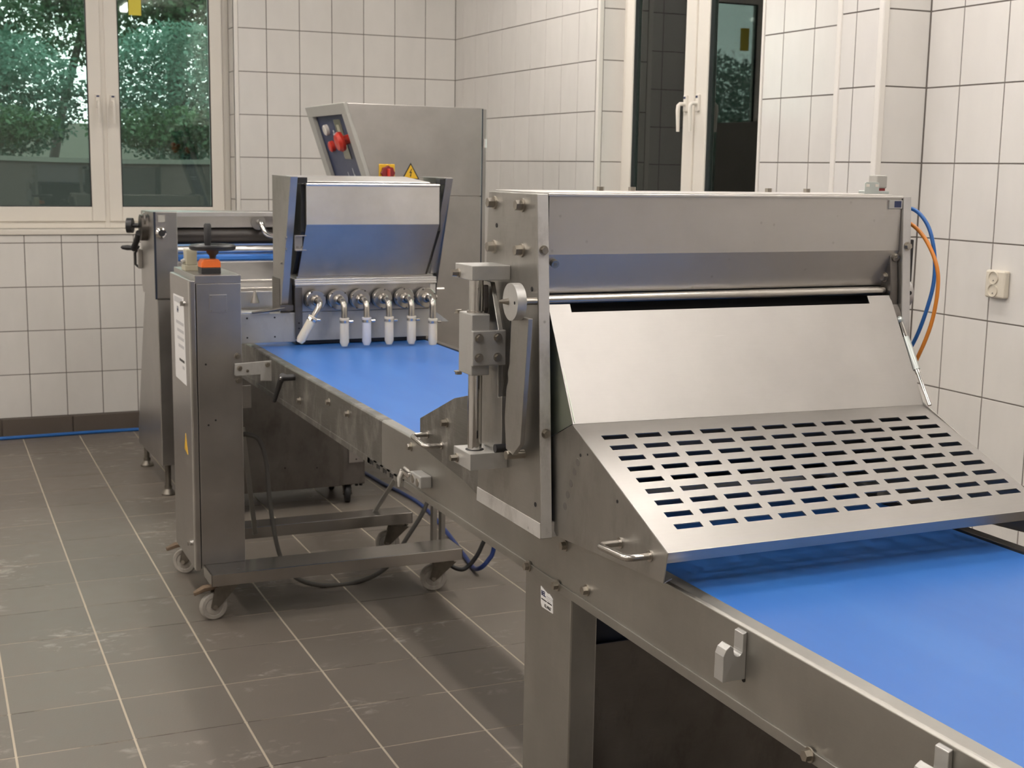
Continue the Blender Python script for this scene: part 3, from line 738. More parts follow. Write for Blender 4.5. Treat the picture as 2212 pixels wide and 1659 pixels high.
# slotted row in the lower edge
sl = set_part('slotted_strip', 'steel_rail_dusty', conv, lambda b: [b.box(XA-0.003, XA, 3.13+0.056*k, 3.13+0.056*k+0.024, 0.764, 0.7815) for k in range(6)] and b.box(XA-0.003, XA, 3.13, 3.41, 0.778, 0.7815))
for k in range(5):
    set_part('slot', 'dark_gap', conv, lambda b: b.box(XA-0.001, XA+0.0005, 3.155+0.056*k, 3.185+0.056*k, 0.766, 0.778))
def put(name, me, loc, parent, label=None, mod=0):
    o = bpy.data.objects.new(name, me); COL.objects.link(o); o.parent = parent
    o.location = Vector(loc) - world_loc(parent)
    if label: o['label'] = label
    return o
def proto(m, f):
    b = MB(); f(b); me = b.mesh('shape'); me.materials.append(M[m]); return me
B_RAIL = proto('bolt', lambda b: b.hexbolt((0, 0, 0), (-1, 0, 0), 0.0085, 0.011))
put('bolt', B_RAIL, (XA-0.003, 2.361, 0.776), conv)
for (y_, z_) in ((2.227, 0.776), (2.108, 0.802), (2.201, 0.862), (3.083, 0.878), (3.624, 0.866), (3.819, 0.868), (4.159, 0.816), (1.42, 0.775), (0.9, 0.775)):
    xo = XA-0.003 if z_ < 0.7815 else XA
    put('bolt', B_RAIL, (xo, y_, z_), conv)
# legs and the cross panel under the near part
for (lx0, lx1) in ((1.092, 1.150), (1.750, 1.808)):
    for (ly0, ly1) in ((2.177, 2.388), (-0.2, 0.0)):
        set_part('leg', 'steel_rail', conv, lambda b: b.box(lx0, lx1, ly0, ly1, 0, 0.765), 0.004)
set_part('cross_panel', 'steel_dark', conv, lambda b: b.box(1.150, 1.750, 2.186, 2.192, 0.05, 0.662), 0.001, 'dark brown sheet panel between the legs')
set_part('lower_shelf', 'steel_dark', conv, lambda b: b.box(1.150, 1.750, 0.0, 2.186, 0.05, 0.075), 0.002)
# far support of two bars
for bx_ in (1.752, 1.786):
    set_part('support_bar', 'steel_rail', conv, lambda b: b.box(bx_, bx_+0.018, 4.70, 4.73, 0, 0.766), 0.002)
# notched cradles on the near rail
def cradle(b, y):
    pr = [(XA, 0.822), (XA-0.040, 0.822), (XA-0.040, 0.862), (XA-0.036, 0.872), (XA-0.028, 0.878), (XA-0.0225, 0.874)]
    for i in range(9):
        a = PI + PI*i/8; pr.append((XA-0.0145+0.0075*math.cos(a), 0.868+0.0085*math.sin(a)))
    pr += [(XA-0.007, 0.893), (XA, 0.896)]
    b.prism(pr, 'y', y, y+0.024)
for y_ in (1.588, 1.152):
    cr_ = set_part('cradle', 'alu', conv, lambda b: cradle(b, y_), 0.0012)
    set_part('shadow_hole', 'dark_gap', cr_, lambda b: b.cyl((XA, y_+0.004, 0.8205), (XA-0.0008, y_+0.004, 0.8205), 0.0045, seg=12))  # black disc paints the shaded hole under the cradle
set_part('drive_housing', 'navy_seal', conv, lambda b: b.box(1.16, 1.74, 2.20, 2.37, 0.40, 0.762), 0.003)
# inventory sticker on the leg
st = MB().prism([(2.310, 0.7495), (2.2805, 0.7425), (2.270, 0.7445), (2.255, 0.738), (2.2535, 0.710), (2.303, 0.7085), (2.308, 0.716)], 'x', 1.0905, 1.092).build('inventory_sticker', 'paper', conv)
text('BEL', 0.0135, (1.0903, 2.3065, 0.7335), (0, -1, 0), (0, 0, 1), 'ink', st, 'sticker_logo', thick=0.0002, bold=0.0004)
for k in range(4):
    set_part('print_line', 'paper_grey', st, lambda b: b.box(1.0901, 1.0905, 2.258, 2.281-0.002*k, 0.737-0.004*k, 0.7385-0.004*k))
for k, (a, c) in enumerate(((2.305, 2.281), (2.277, 2.257))):
    set_part('print_line', 'black_ink', st, lambda b: b.box(1.0901, 1.0905, c, a, 0.7245, 0.7267))
text('KL4467', 0.0095, (1.0903, 2.290, 0.7125), (0, -1, 0), (0, 0, 1), 'black_ink', st, 'sticker_number', thick=0.0002, bold=0.0002)
# clamp lever
cl = MB().cyl((1.09, 4.225, 0.882), (1.045, 4.225, 0.882), 0.011).build('clamp_lever', 'black_plastic', conv)
set_part('arm', 'black_plastic', cl, lambda b: b.tube([(1.052, 4.225, 0.888), (1.048, 4.25, 0.865), (1.045, 4.32, 0.79)], [0.012, 0.010, 0.007]))
set_part('pin', 'chrome', cl, lambda b: b.cyl((1.046, 4.225, 0.882), (1.041, 4.225, 0.882), 0.006))
# locking block with chrome lever
lb = set_part('locking_block', 'alu', conv, lambda b: b.box(1.060, 1.09, 2.932, 3.005, 0.806, 0.836), 0.003)
for (y_, z_) in ((2.952, 0.818), (2.985, 0.820)):
    set_part('screw', 'bolt', lb, lambda b: b.cyl((1.0602, y_, z_), (1.0585, y_, z_), 0.010, seg=16))
set_part('lever', 'chrome', lb, lambda b: (b.cyl((1.075, 3.005, 0.823), (1.075, 3.06, 0.815), 0.007), b.cyl((1.075, 3.05, 0.812), (1.060, 3.062, 0.828), 0.010), b.tube([(1.062, 3.06, 0.826), (1.052, 3.058, 0.806), (1.050, 3.055, 0.785)], [0.009, 0.008, 0.006])))
# bracket joining the rail to the nozzle machine's column
jp = MB().prism([(0.962, 0.888), (1.0895, 0.894), (1.0895, 0.822), (1.050, 0.824), (1.050, 0.847), (0.964, 0.845), (0.960, 0.850)], 'y', 4.538, 4.543).build('joint_plate', 'alu', conv, 0.001)
for (x_, z_) in ((0.978, 0.872), (1.075, 0.880), (1.005, 0.862)):
    set_part('bolt', 'bolt', jp, lambda b: b.hexbolt((x_, 4.538, z_), (0, -1, 0), 0.007 if x_ != 1.005 else 0.004, 0.007))

# ================================================================== DOUGH PRESS standing over the conveyor
press = thing('dough_press', 'dough press with grey hood and slanted perforated guard standing over the blue belt', 'machine', (1.46, 2.3, 0.89))
XP0, XP1 = 1.030, 1.0535       # left cheek plate
XQ0, XQ1 = 1.867, 1.889        # right cheek plate
PL = [(2.185, 0.8843), (2.231, 1.5235), (2.458, 1.5235), (2.502, 0.8843)]
set_part('cheek_plate', 'steel_plate', press, lambda b: b.prism(PL, 'x', XP0, XP1), 0.0015)
set_part('cheek_plate', 'steel_plate', press, lambda b: b.prism(PL, 'x', XQ0, XQ1), 0.0015)
# bare machined front edges and lower edge of the plates
def edge_strip(x0, x1):
    return lambda b: b.prism([(2.1842, 0.886), (2.2302, 1.522), (2.2318, 1.522), (2.1858, 0.886)], 'x', x0+0.0012, x1-0.0012)
set_part('front_edge', 'alu_edge', press, edge_strip(XP0, XP1))
set_part('front_edge', 'alu_edge', press, edge_strip(XQ0, XQ1))
set_part('bottom_edge', 'alu_edge', press, lambda b: b.prism([(2.1865, 0.8845), (2.1885, 0.914), (2.4995, 0.914), (2.5015, 0.8845)], 'x', XP0-0.0012, XP0+0.001), 0.0008)
set_part('mounting_block', 'alu_edge', press, lambda b: b.box(XP1, 1.0895, 2.19, 2.49, 0.885, 0.914), 0.001)
set_part('mounting_block', 'alu_edge', press, lambda b: b.box(1.812, XQ0, 2.19, 2.49, 0.885, 0.914), 0.001)
# hood: box beam with a slanting lower face
HD = [(2.2335, 1.5225), (2.452, 1.5225), (2.452, 1.36), (2.262, 1.336), (2.2335, 1.412)]
set_part('hood', 'steel_hood', press, lambda b: b.prism(HD, 'y' if False else 'x', XP1, XQ0), 0.002)
set_part('joint_gap', 'dark_gap', press, lambda b: b.prism([(2.2325, 1.521), (2.2325, 1.405), (2.255, 1.337), (2.27, 1.337), (2.27, 1.521)], 'x', XP1, XP1+0.0025))
set_part('hood_lip', 'steel_light', press, lambda b: b.box(XP1, XQ0, 2.229, 2.2345, 1.5195, 1.5245), 0.001)
set_part('top_cover', 'steel_hood', press, lambda b: b.box(1.045, 1.872, 2.27, 2.46, 1.5235, 1.5265), 0.001)
B_BIG = proto('bolt', lambda b: b.hexbolt((0, 0, 0), (-1, 0, 0), 0.0100, 0.0165))
for (y_, z_) in ((2.427, 1.502), (2.292, 1.501), (2.426, 1.416), (2.292, 1.417)):
    put('bolt', B_BIG, (XP0, y_, z_), press)
HOLE_X = proto('dark_gap', lambda b: b.cyl((0, 0, 0), (-0.0008, 0, 0), 0.0045, seg=14))
for (y_, z_) in ((2.416, 1.458), (2.245, 1.348), (2.475, 0.962), (2.212, 0.945), (2.44, 1.005)):
    put('screw_hole', HOLE_X, (XP0, y_, z_), press)
B_FRONT = proto('bolt', lambda b: b.hexbolt((0, 0, 0), (0, -1, 0), 0.007, 0.009))
for (x_, y_, z_) in ((1.042, 2.2235, 1.421), (1.879, 2.2235, 1.421), (1.042, 2.199, 1.083)):
    put('bolt', B_FRONT, (x_, y_, z_), press)
CAP = proto('bolt', lambda b: (b.cyl((0, 0.004, 0.001), (0, -0.008, -0.003), 0.0078, seg=18), b.cyl((0, -0.008, -0.003), (0, -0.0086, -0.0033), 0.004, seg=6, smooth=False)))
for (x_, z_) in ((1.070, 1.397), (1.859, 1.399)):
    put('cap_screw', CAP, (x_, 2.238, z_), press)
STUB = proto('bolt', lambda b: b.cyl((0, 0, 0), (0, 0, 0.008), 0.008, seg=6, smooth=False))
for x_ in (1.269, 1.342, 1.677, 1.777):
    put('bolt', STUB, (x_, 2.44, 1.5265), press)
# roller bar across, with light-blocking sheet and roller behind
set_part('roller_bar', 'steel_pipe', press, lambda b: b.cyl((1.0535, 2.250, 1.3265), (1.845, 2.250, 1.3265), 0.0095))
set_part('light_block_sheet', 'dark_gap', press, lambda b: b.plate([(1.06, 2.30, 1.337), (1.06, 2.33, 1.00), (1.86, 2.33, 1.00), (1.86, 2.30, 1.337)], 0.002))  # dark sheet, lowered to cut light leaking in under the guard
set_part('light_block_roller', 'steel_dark', press, lambda b: b.cyl((1.0535, 2.40, 1.012), (1.867, 2.40, 1.012), 0.10, seg=40))  # roller added low and large to keep light off the guarded belt
# right inner arm and disc carrying the roller
ra = set_part('roller_arm', 'steel_dark', press, lambda b: b.prism([(2.236, 1.40), (2.262, 1.42), (2.29, 1.36), (2.30, 1.27), (2.28, 1.20), (2.245, 1.20), (2.225, 1.28), (2.228, 1.34)], 'x', 1.848, 1.866), 0.002)
set_part('bolt', 'bolt', ra, lambda b: b.hexbolt((1.848, 2.25, 1.355), (-1, 0, 0), 0.008, 0.008))
set_part('rocker_disc', 'steel_dark', ra, lambda b: b.cyl((1.846, 2.262, 1.262), (1.866, 2.262, 1.262), 0.052, seg=40))
kn = set_part('adjusting_knob', 'alu', press, lambda b: b.cyl((XQ1, 2.262, 1.318), (XQ1+0.022, 2.262, 1.318), 0.032, seg=36), 0.001)
set_part('knob_hole', 'dark_gap', kn, lambda b: b.cyl((1.9, 2.2302, 1.322), (1.9, 2.2293, 1.322), 0.0045, seg=12))
set_part('valve_body', 'black_plastic', press, lambda b: b.box(XQ1, XQ1+0.018, 2.235, 2.30, 1.345, 1.434), 0.002)
# sliding guide on the left cheek
XO = 0.951
def post_block(z0, z1): return lambda b: b.box(XO, XP0, 2.346, 2.435, z0, z1)
for (z0, z1) in ((1.3565, 1.3845), (0.9865, 1.0195)):
    pb = set_part('post_block', 'alu', press, post_block(z0, z1), 0.0012)
    set_part('bolt', 'bolt', pb, lambda b: b.hexbolt((XO, 2.415, (z0+z1)/2-0.004), (-1, 0, 0), 0.007, 0.015))
    set_part('bore', 'dark_gap', pb, lambda b: b.cyl((0.977, 2.388, z1+0.0002) if z1 < 1.2 else (0.977, 2.388, z0-0.0002), (0.977, 2.388, z1+0.0008) if z1 < 1.2 else (0.977, 2.388, z0-0.0008), 0.0185, seg=24))
set_part('guide_post', 'chrome', press, lambda b: b.cyl((0.977, 2.388, 1.0195), (0.977, 2.388, 1.3565), 0.0142, seg=28))
cg = set_part('sliding_carriage', 'alu', press, lambda b: b.box(0.9545, 0.992, 2.354, 2.422, 1.172, 1.291), 0.002)
set_part('ring', 'steel_pipe', cg, lambda b: b.lathe((0.977, 2.388, 1.291), (0, 0, 1), [(0, 0.0185), (0.004, 0.0185), (0.004, 0.0142)], seg=28))
set_part('screw', 'bolt', cg, lambda b: b.hexbolt((0.957, 2.428, 1.286), (0, 0, 1), 0.007, 0.007))
set_part('screw', 'bolt', cg, lambda b: b.hexbolt((0.956, 2.425, 1.172), (0, 0, -1), 0.007, 0.007))
cp = set_part('clamp_plate', 'alu', cg, lambda b: b.box(0.9525, 1.022, 2.3435, 2.354, 1.192, 1.2605), 0.002)
B_CARR = proto('bolt', lambda b: b.hexbolt((0, 0, 0), (0, -1, 0), 0.0068, 0.008))
for o_ in ((0.9655, 2.3435, 1.246), (1.0045, 2.3435, 1.2465), (0.9655, 2.3435, 1.2085), (1.0045, 2.3435, 1.208)):
    put('bolt', B_CARR, o_, cg)
ds = set_part('crank_disc', 'alu', press, lambda b: b.cyl((0.9775, 2.225, 1.3275), (0.9955, 2.225, 1.3275), 0.0345, seg=44), 0.001)
set_part('centre_pin', 'bolt', ds, lambda b: b.cyl((0.9775, 2.236, 1.3275), (0.960, 2.237, 1.3275), 0.0065, 0.0025, seg=16))
set_part('pin_hole', 'dark_gap', ds, lambda b: b.cyl((0.9775, 2.205, 1.3275), (0.9770, 2.205, 1.3275), 0.003, seg=12))
set_part('crank_shaft', 'bolt', press, lambda b: b.cyl((0.9955, 2.225, 1.3275), (XP0, 2.225, 1.3275), 0.0065, seg=20))
LK = [(2.262, 1.30), (2.186, 1.30), (2.192, 1.235), (2.2135, 1.062), (2.247, 1.035), (2.279, 1.041), (2.287, 1.10), (2.280, 1.162), (2.272, 1.172), (2.276, 1.188), (2.268, 1.205), (2.265, 1.26)]
set_part('push_link', 'steel_plate', press, lambda b: b.prism(LK, 'x', 0.9965, 1.006), 0.0012)
set_part('inner_slide', 'steel_plate', press, lambda b: b.prism([(2.425, 1.35), (2.392, 1.349), (2.350, 1.26), (2.349, 1.172), (2.347, 1.129), (2.329, 1.133), (2.326, 1.030), (2.425, 1.022)], 'x', 1.008, 1.018), 0.0012)
set_part('slide_gap', 'dark_gap', press, lambda b: b.prism([(2.345, 1.35), (2.285, 1.29), (2.283, 1.04), (2.33, 1.04)], 'x', XP0-0.0012, XP0-0.0002))
ey = set_part('shackle', 'steel_dark', press, lambda b: b.prism([(2.389, 1.345), (2.412, 1.338), (2.42, 1.30), (2.412, 1.272), (2.398, 1.268), (2.388, 1.30)], 'x', 0.992, 1.004), 0.003)
set_part('shackle_pin', 'dark_gap', ey, lambda b: b.cyl((0.992, 2.404, 1.308), (0.9912, 2.404, 1.308), 0.006, seg=14))
for (y_, z_, x_) in ((2.305, 1.037, 0.985), (2.268, 1.031, 0.992)):
    set_part('knurled_screw', 'black_plastic' if x_ == 0.985 else 'bolt', press, lambda b: b.cyl((x_, y_, z_), (XP0, y_, z_), 0.0085, seg=18), 0.001)

# rear guard sheet of the press, with its own handle
rg = set_part('rear_guard_sheet', 'steel_rail_dusty', press, lambda b: b.prism([(2.985, 0.902), (2.985, 0.969), (2.76, 1.055), (2.505, 1.115), (2.505, 0.862), (2.60, 0.862), (2.66, 0.872), (2.70, 0.8785)], 'x', 1.078, 1.082), 0.0008)
def u_handle(b, a, c, x0, x1, r):
    a, c = Vector(a), Vector(c)
    d = (c-a).normalized()
    P = [Vector((x0, a.y, a.z)), Vector((x1+0.014, a.y, a.z))]
    for k in range(1, 5):
        t = k/5*PI/2; P.append(Vector((x1+0.014-0.014*math.sin(t), 0, 0)) + Vector((0, a.y, a.z)) + d*(0.014-0.014*math.cos(t)))
    P.append(Vector((x1, 0, 0))+Vector((0, a.y, a.z))+d*0.014)
    P.append(Vector((x1, 0, 0))+Vector((0, c.y, c.z))-d*0.014)
    for k in range(1, 5):
        t = k/5*PI/2; P.append(Vector((x1+0.014-0.014*math.cos(t), 0, 0)) + Vector((0, c.y, c.z)) - d*(0.014-0.014*math.sin(t)))
    P += [Vector((x1+0.014, c.y, c.z)), Vector((x0, c.y, c.z))]
    b.tube(P, r, seg=14)
h = set_part('handle', 'steel_pipe', rg, lambda b: u_handle(b, (0, 2.929, 0.9395), (0, 2.835, 0.931), 1.078, 1.036, 0.0058))
for q in ((2.929, 0.9395), (2.835, 0.931)):
    set_part('collar', 'steel_pipe', rg, lambda b: b.cyl((1.078, *q), (1.075, *q), 0.0095))
set_part('bolt', 'bolt', rg, lambda b: b.hexbolt((1.078, 2.803, 0.991), (-1, 0, 0), 0.0085, 0.016))

# ------------------------------------------------------------------ hinged front guard
GX0, GX1 = 1.060, 1.856
TLp, TRp = Vector((GX0, 2.232, 1.3085)), Vector((1.850, 2.226, 1.3075))
FLp, FRp = Vector((GX0, 2.122, 1.113)), Vector((GX1, 2.114, 1.105))
BLp, BRp = Vector((GX0, 1.773, 0.9685)), Vector((GX1, 1.766, 0.972))
def lerp2(a, b, t): return a + (b-a)*t
upg = FLp - TLp
def top_pt(x, s):      # point on the upper guard sheet; s runs from top edge (0) to the fold (1)
    L = lerp2(TLp, FLp, s); R = lerp2(TRp, FRp, s); k = (x-GX0)/(GX1-GX0); return lerp2(L, R, k)
notch = 0.052
guard = set_part('guard_top_sheet', 'steel_guard', press, lambda b: b.plate([top_pt(1.060, -0.055), top_pt(1.060, 1), top_pt(GX1, 1), top_pt(GX1, -0.055), top_pt(1.797, -0.055), top_pt(1.797, 0.02), top_pt(1.106, 0.02), top_pt(1.106, -0.055)], 0.0022), 0.0006)
LEN = (BLp-FLp).length
def perf_pt(x, t):
    f = t/LEN; L = lerp2(FLp, BLp, f); R = lerp2(FRp, BRp, f); return lerp2(L, R, (x-GX0)/(GX1-GX0))
def perforated():
    """sheet with 9 rows of 11 rectangular slots, rebuilt as quads around real openings"""
    rows = [(0.0408+0.03345*r, 0.0408+0.03345*r+0.0137) for r in range(9)]
    tb = [0.0]
    for a, c in rows: tb += [a, c]
    tb.append(LEN)
    nx = 11
    grid = []
    for t in tb:
        off = 0.0295*t
        xs = [GX0]
        for k in range(nx):
            x0 = 1.0966+0.0681*k+off; xs += [x0, x0+0.0503]
        xs.append(GX1); grid.append([perf_pt(x, t) for x in xs])
    C = len(grid[0]); n = Vector((0, BLp.z-FLp.z, -(BLp.y-FLp.y))).normalized()
    if n.z < 0: n = -n
    T = 0.0022
    b = MB(); V = [p for r in grid for p in r]; nb = len(V); V2 = [p - n*T for p in V]
    fs = []
    hole = lambda i, j: (i % 2 == 1 and i < 18 and j % 2 == 1 and j < 2*nx+1)
    R_ = len(grid)-1
    for i in range(R_):
        for j in range(C-1):
            a, c, d, e = i*C+j, i*C+j+1, (i+1)*C+j+1, (i+1)*C+j
            if hole(i, j):
                for p, q in ((a, c), (c, d), (d, e), (e, a)): fs.append((p, q, nb+q, nb+p))
            else:
                fs.append((a, e, d, c)); fs.append((nb+a, nb+c, nb+d, nb+e))
    for j in range(C-1):
        fs.append((j, j+1, nb+j+1, nb+j)); o = R_*C; fs.append((o+j+1, o+j, nb+o+j, nb+o+j+1))
    for i in range(R_):
        fs.append((i*C, nb+i*C, nb+(i+1)*C, (i+1)*C)); o = C-1; fs.append((i*C+o, (i+1)*C+o, nb+(i+1)*C+o, nb+i*C+o))
    b.add(V+V2, fs)
    return b.build('perforated_sheet', 'steel_perf', press)
perf = perforated()
lipd = Vector((0, 0.004, -0.0185))
set_part('front_lip', 'steel_guard', press, lambda b: b.plate([BLp+Vector((0, -0.001, 0.0005)), BLp+lipd, BRp+lipd, BRp+Vector((0, -0.001, 0.0005))], 0.002), 0.0006)
def side_sheet(x, s):
    pl = [(2.122, 1.1125), (1.774, 0.9680), (1.785, 0.915), (2.178, 0.8895), (2.207, 0.905), (2.222, 1.068)]
    return lambda b: b.prism(pl, 'x', x, x+s*0.0022)
sg = set_part('guard_side', 'steel_plate', press, side_sheet(GX0-0.0005, 1), 0.0006)
sg2 = set_part('guard_side', 'steel_plate', press, side_sheet(GX1, -1), 0.0006)
for x_, s_ in ((1.063, 1), (1.850, -1)):
    set_part('guard_cheek', 'steel_greenish', press, lambda b: b.prism([(2.230, 1.302), (2.122, 1.116), (2.220, 1.072), (2.232, 1.10)], 'x', x_, x_+s_*0.002), 0.0005, 'triangular cheek with a greenish protective film')
set_part('foot_flange', 'steel_guard', sg, lambda b: b.plate([(1.0605, 1.785, 0.9160), (1.085, 1.800, 0.9165), (1.0605, 1.85, 0.912)], 0.002))
for (y_, z_, r_) in ((2.088, 1.063, 0.003), (2.060, 1.070, 0.002), (1.945, 1.012, 0.0032)):
    set_part('screw_hole', 'dark_gap', sg, lambda b: b.cyl((GX0-0.0006, y_, z_), (GX0-0.0012, y_, z_), r_, seg=12))
h = set_part('handle', 'steel_pipe', sg, lambda b: u_handle(b, (0, 1.930, 0.943), (0, 1.828, 0.9485), GX0, 1.016, 0.0058))
for q in ((1.930, 0.943), (1.828, 0.9485)):
    set_part('collar', 'steel_pipe', sg, lambda b: b.cyl((GX0, *q), (GX0-0.003, *q), 0.0098))
for (y_, z_) in ((2.098, 1.048), (2.110, 1.028), (2.124, 1.003), (2.136, 0.979), (2.146, 0.955)):
    set_part('weld_mark', 'weld_stain', sg, lambda b: b.cyl((GX0-0.0006, y_, z_), (GX0-0.0009, y_, z_), 0.0072, seg=16))
# tension rod along the right edge of the guard
gr = set_part('guard_rod', 'chrome', press, lambda b: b.cyl((1.862, 2.209, 1.263), (1.862, 2.145, 1.165), 0.0052, seg=16))
set_part('rod_end', 'zinc', gr, lambda b: b.ball((1.861, 2.212, 1.268), 0.0085))
set_part('rod_sleeve', 'zinc', gr, lambda b: b.cyl((1.862, 2.190, 1.234), (1.862, 2.150, 1.172), 0.0075, seg=16))
set_part('rod_tail', 'chrome', gr, lambda b: b.cyl((1.862, 2.145, 1.165), (1.862, 2.104, 1.105), 0.0042, seg=14))
# safety switch and bracket on the top right corner
sb = set_part('switch_bracket', 'zinc', press, lambda b: b.prism([(1.861, 1.5265), (1.861, 1.549), (1.864, 1.5515), (1.896, 1.5515), (1.899, 1.549), (1.899, 1.5265)], 'y', 2.348, 2.350), 0.0005)
for x_ in (1.868, 1.892):
    set_part('slot', 'white_plastic', sb, lambda b: b.box(x_-0.0045, x_+0.0045, 2.3472, 2.3482, 1.541, 1.547), 0.0004)
sw = set_part('safety_switch', 'grey_paint', press, lambda b: (b.box(1.898, 1.926, 2.355, 2.385, 1.538, 1.5665)), 0.003)
set_part('base', 'red_dark', sw, lambda b: b.box(1.902, 1.922, 2.357, 2.383, 1.5325, 1.538))
set_part('foot_plate', 'zinc', sw, lambda b: b.box(1.885, 1.93, 2.352, 2.40, 1.5265, 1.5325), 0.001)
tg = set_part('type_tag', 'alu', press, lambda b: b.box(1.832, 1.866, 2.2295, 2.2335, 1.498, 1.516), 0.001)
set_part('tag_film', 'navy', tg, lambda b: b.box(1.845, 1.862, 2.2288, 2.2296, 1.501, 1.514))
# air hoses on the wall side
def hose(name, m, pts, r, label):
    o = MB().tube(pts, r, seg=12, sub=6).build(name, m, origin=pts[-1]); return tag(o, label, 'hose')
hose('air_hose', 'hose_blue', [(XQ1, 2.30, 1.493), (1.93, 2.276, 1.497), (1.945, 2.243, 1.466), (1.95, 2.222, 1.412), (1.95, 2.216, 1.35), (1.94, 2.22, 1.29), (1.925, 2.232, 1.225), (1.90, 2.25, 1.16)], 0.0042, 'blue pneumatic hose curving down beside the right end of the press')
hose('air_hose', 'hose_orange', [(XQ1, 2.29, 1.466), (1.92, 2.273, 1.468), (1.935, 2.236, 1.437), (1.942, 2.203, 1.383), (1.942, 2.194, 1.33), (1.935, 2.20, 1.255), (1.92, 2.222, 1.176), (1.90, 2.25, 1.10)], 0.0042, 'orange pneumatic hose curving down beside the blue one')

# double power socket on the tiled wall
so = thing('power_socket', 'cream double power socket on the white tiled wall at the right', 'socket', (W, 3.245, 1.23))
pl_ = set_part('cover', 'socket_plastic', so, lambda b: b.box(W-0.026, W-0.002, 3.203, 3.287, 1.186, 1.273), 0.006, None)
for z_ in (1.2495, 1.2095):
    so1 = set_part('outlet', 'socket_plastic', so, lambda b: b.lathe((W-0.026, 3.250, z_), (-1, 0, 0), [(0, 0.0205), (0.004, 0.0205), (0.004, 0.0185), (-0.006, 0.0175), (-0.0061, 0.0)], seg=32))
    for dy in (-0.0075, 0.0075):
        set_part('contact_hole', 'dark_gap', so1, lambda b: b.cyl((W-0.0195, 3.250+dy, z_), (W-0.0204, 3.250+dy, z_), 0.0022, seg=10))
    set_part('earth_pin', 'steel_pipe', so1, lambda b: b.cyl((W-0.0195, 3.250, z_-0.009), (W-0.0275, 3.250, z_-0.009), 0.0022, seg=10))

# ================================================================== NOZZLE MACHINE (depositor on a castor frame)
dep = thing('dough_depositor', 'mobile dough depositor with hopper, six white-tipped nozzles and tall column on castors', 'machine', (1.2, 4.75, 0))
CX0, CX1, CY0, CY1 = 0.838, 0.990, 4.553, 4.95
def u_beam(b, x0, x1, y0, y1, z0, z1):
    b.prism([(y0, z0), (y0, z1), (y1, z1), (y1, z0), (y1-0.004, z0), (y1-0.004, z1-0.004), (y0+0.004, z1-0.004), (y0+0.004, z0)], 'x', x0, x1)
    b.box(x0, x0+0.004, y0, y1, z0, z1); b.box(x1-0.004, x1, y0, y1, z0, z1)
set_part('base_beam', 'steel_frame', dep, lambda b: u_beam(b, 0.845, 1.768, 4.425, 4.565, 0.136, 0.179), 0.0015)
set_part('base_beam', 'steel_frame', dep, lambda b: u_beam(b, 0.93, 1.758, 4.95, 5.055, 0.142, 0.187), 0.0015)
set_part('base_rail', 'steel_dark', dep, lambda b: b.box(0.86, 0.99, 4.56, 4.96, 0.14, 0.178), 0.0015)
set_part('column', 'steel', dep, lambda b: b.box(CX0, CX1, CY0, CY1, 0.179, 1.165), 0.002)
set_part('top_lid', 'steel', dep, lambda b: b.box(CX0-0.004, CX1, CY0-0.002, CY1+0.01, 1.165, 1.193), 0.0015)
dr = set_part('column_door', 'steel', dep, lambda b: b.box(0.816, 0.8345, 4.551, 4.945, 0.16, 1.176), 0.003)
set_part('door_seal', 'black_rubber', dr, lambda b: b.box(0.8345, CX0, 4.557, 4.94, 0.165, 1.165))
set_part('hinge_edge', 'steel_light', dr, lambda b: b.box(0.8145, 0.8165, 4.556, 4.575, 0.163, 1.172), 0.0008)
ls = set_part('label_sheet', 'paper', dr, lambda b: b.prism([(4.872, 1.104), (4.672, 1.108), (4.648, 0.802), (4.857, 0.804)], 'x', 0.8148, 0.816))
text('64', 0.032, (0.8145, 4.803, 1.045), (0, -1, 0), (0, 0, 1), 'ink', ls, 'sheet_number', thick=0.0002, bold=0.0008)
set_part('print_block', 'paper_grey', ls, lambda b: b.box(0.8145, 0.8149, 4.695, 4.855, 1.080, 1.10))
for k, (w_, z_, m_) in enumerate(((0.15, 1.005, 'paper_grey'), (0.13, 0.978, 'paper_grey'), (0.13, 0.951, 'paper_grey'), (0.11, 0.924, 'paper_grey'), (0.10, 0.875, 'black_ink'), (0.04, 0.852, 'paper_grey'))):
    set_part('print_line', m_, ls, lambda b: b.box(0.8146, 0.8149, 4.675, 4.675+w_, z_, z_+(0.011 if m_ == 'paper_grey' else 0.009)))
wt = MB().prism([(4.715, 0.565), (4.655, 0.555), (4.69, 0.625)], 'x', 0.8148, 0.816).build('warning_sticker', 'yellow', dr)
for (y_, z_) in ((4.652, 1.089), (4.615, 0.245)):
    set_part('door_lock', 'chrome', dr, lambda b: (b.cyl((0.816, y_, z_), (0.808, y_, z_), 0.009, seg=16), b.box(0.800, 0.810, y_-0.002, y_+0.002, z_-0.008, z_+0.008)))
npl = set_part('name_plate', 'steel', dep, lambda b: b.box(0.8815, 0.9405, CY0-0.003, CY0, 1.066, 1.1265), 0.0006)
for x_ in (0.887, 0.935):
    for z_ in (1.072, 1.121):
        set_part('rivet', 'bolt', npl, lambda b: b.cyl((x_, CY0-0.003, z_), (x_, CY0-0.0042, z_), 0.0025, seg=10))
for (x_, z_) in ((0.975, 0.913), (0.977, 0.828)):
    set_part('bolt', 'bolt', dep, lambda b: b.hexbolt((x_, CY0, z_), (0, -1, 0), 0.0085, 0.010))
HOLE_Y = proto('dark_gap', lambda b: b.cyl((0, 0, 0), (0, -0.0008, 0), 0.0035, seg=12))
for (x_, z_) in ((0.865, 0.888), (0.870, 0.676), (0.895, 0.692)):
    put('screw_hole', HOLE_Y, (x_, CY0, z_), dep)
set_part('inner_flap', 'steel', dep, lambda b: b.box(CX1, 1.03, 4.60, 4.605, 0.72, 0.80), 0.0008)
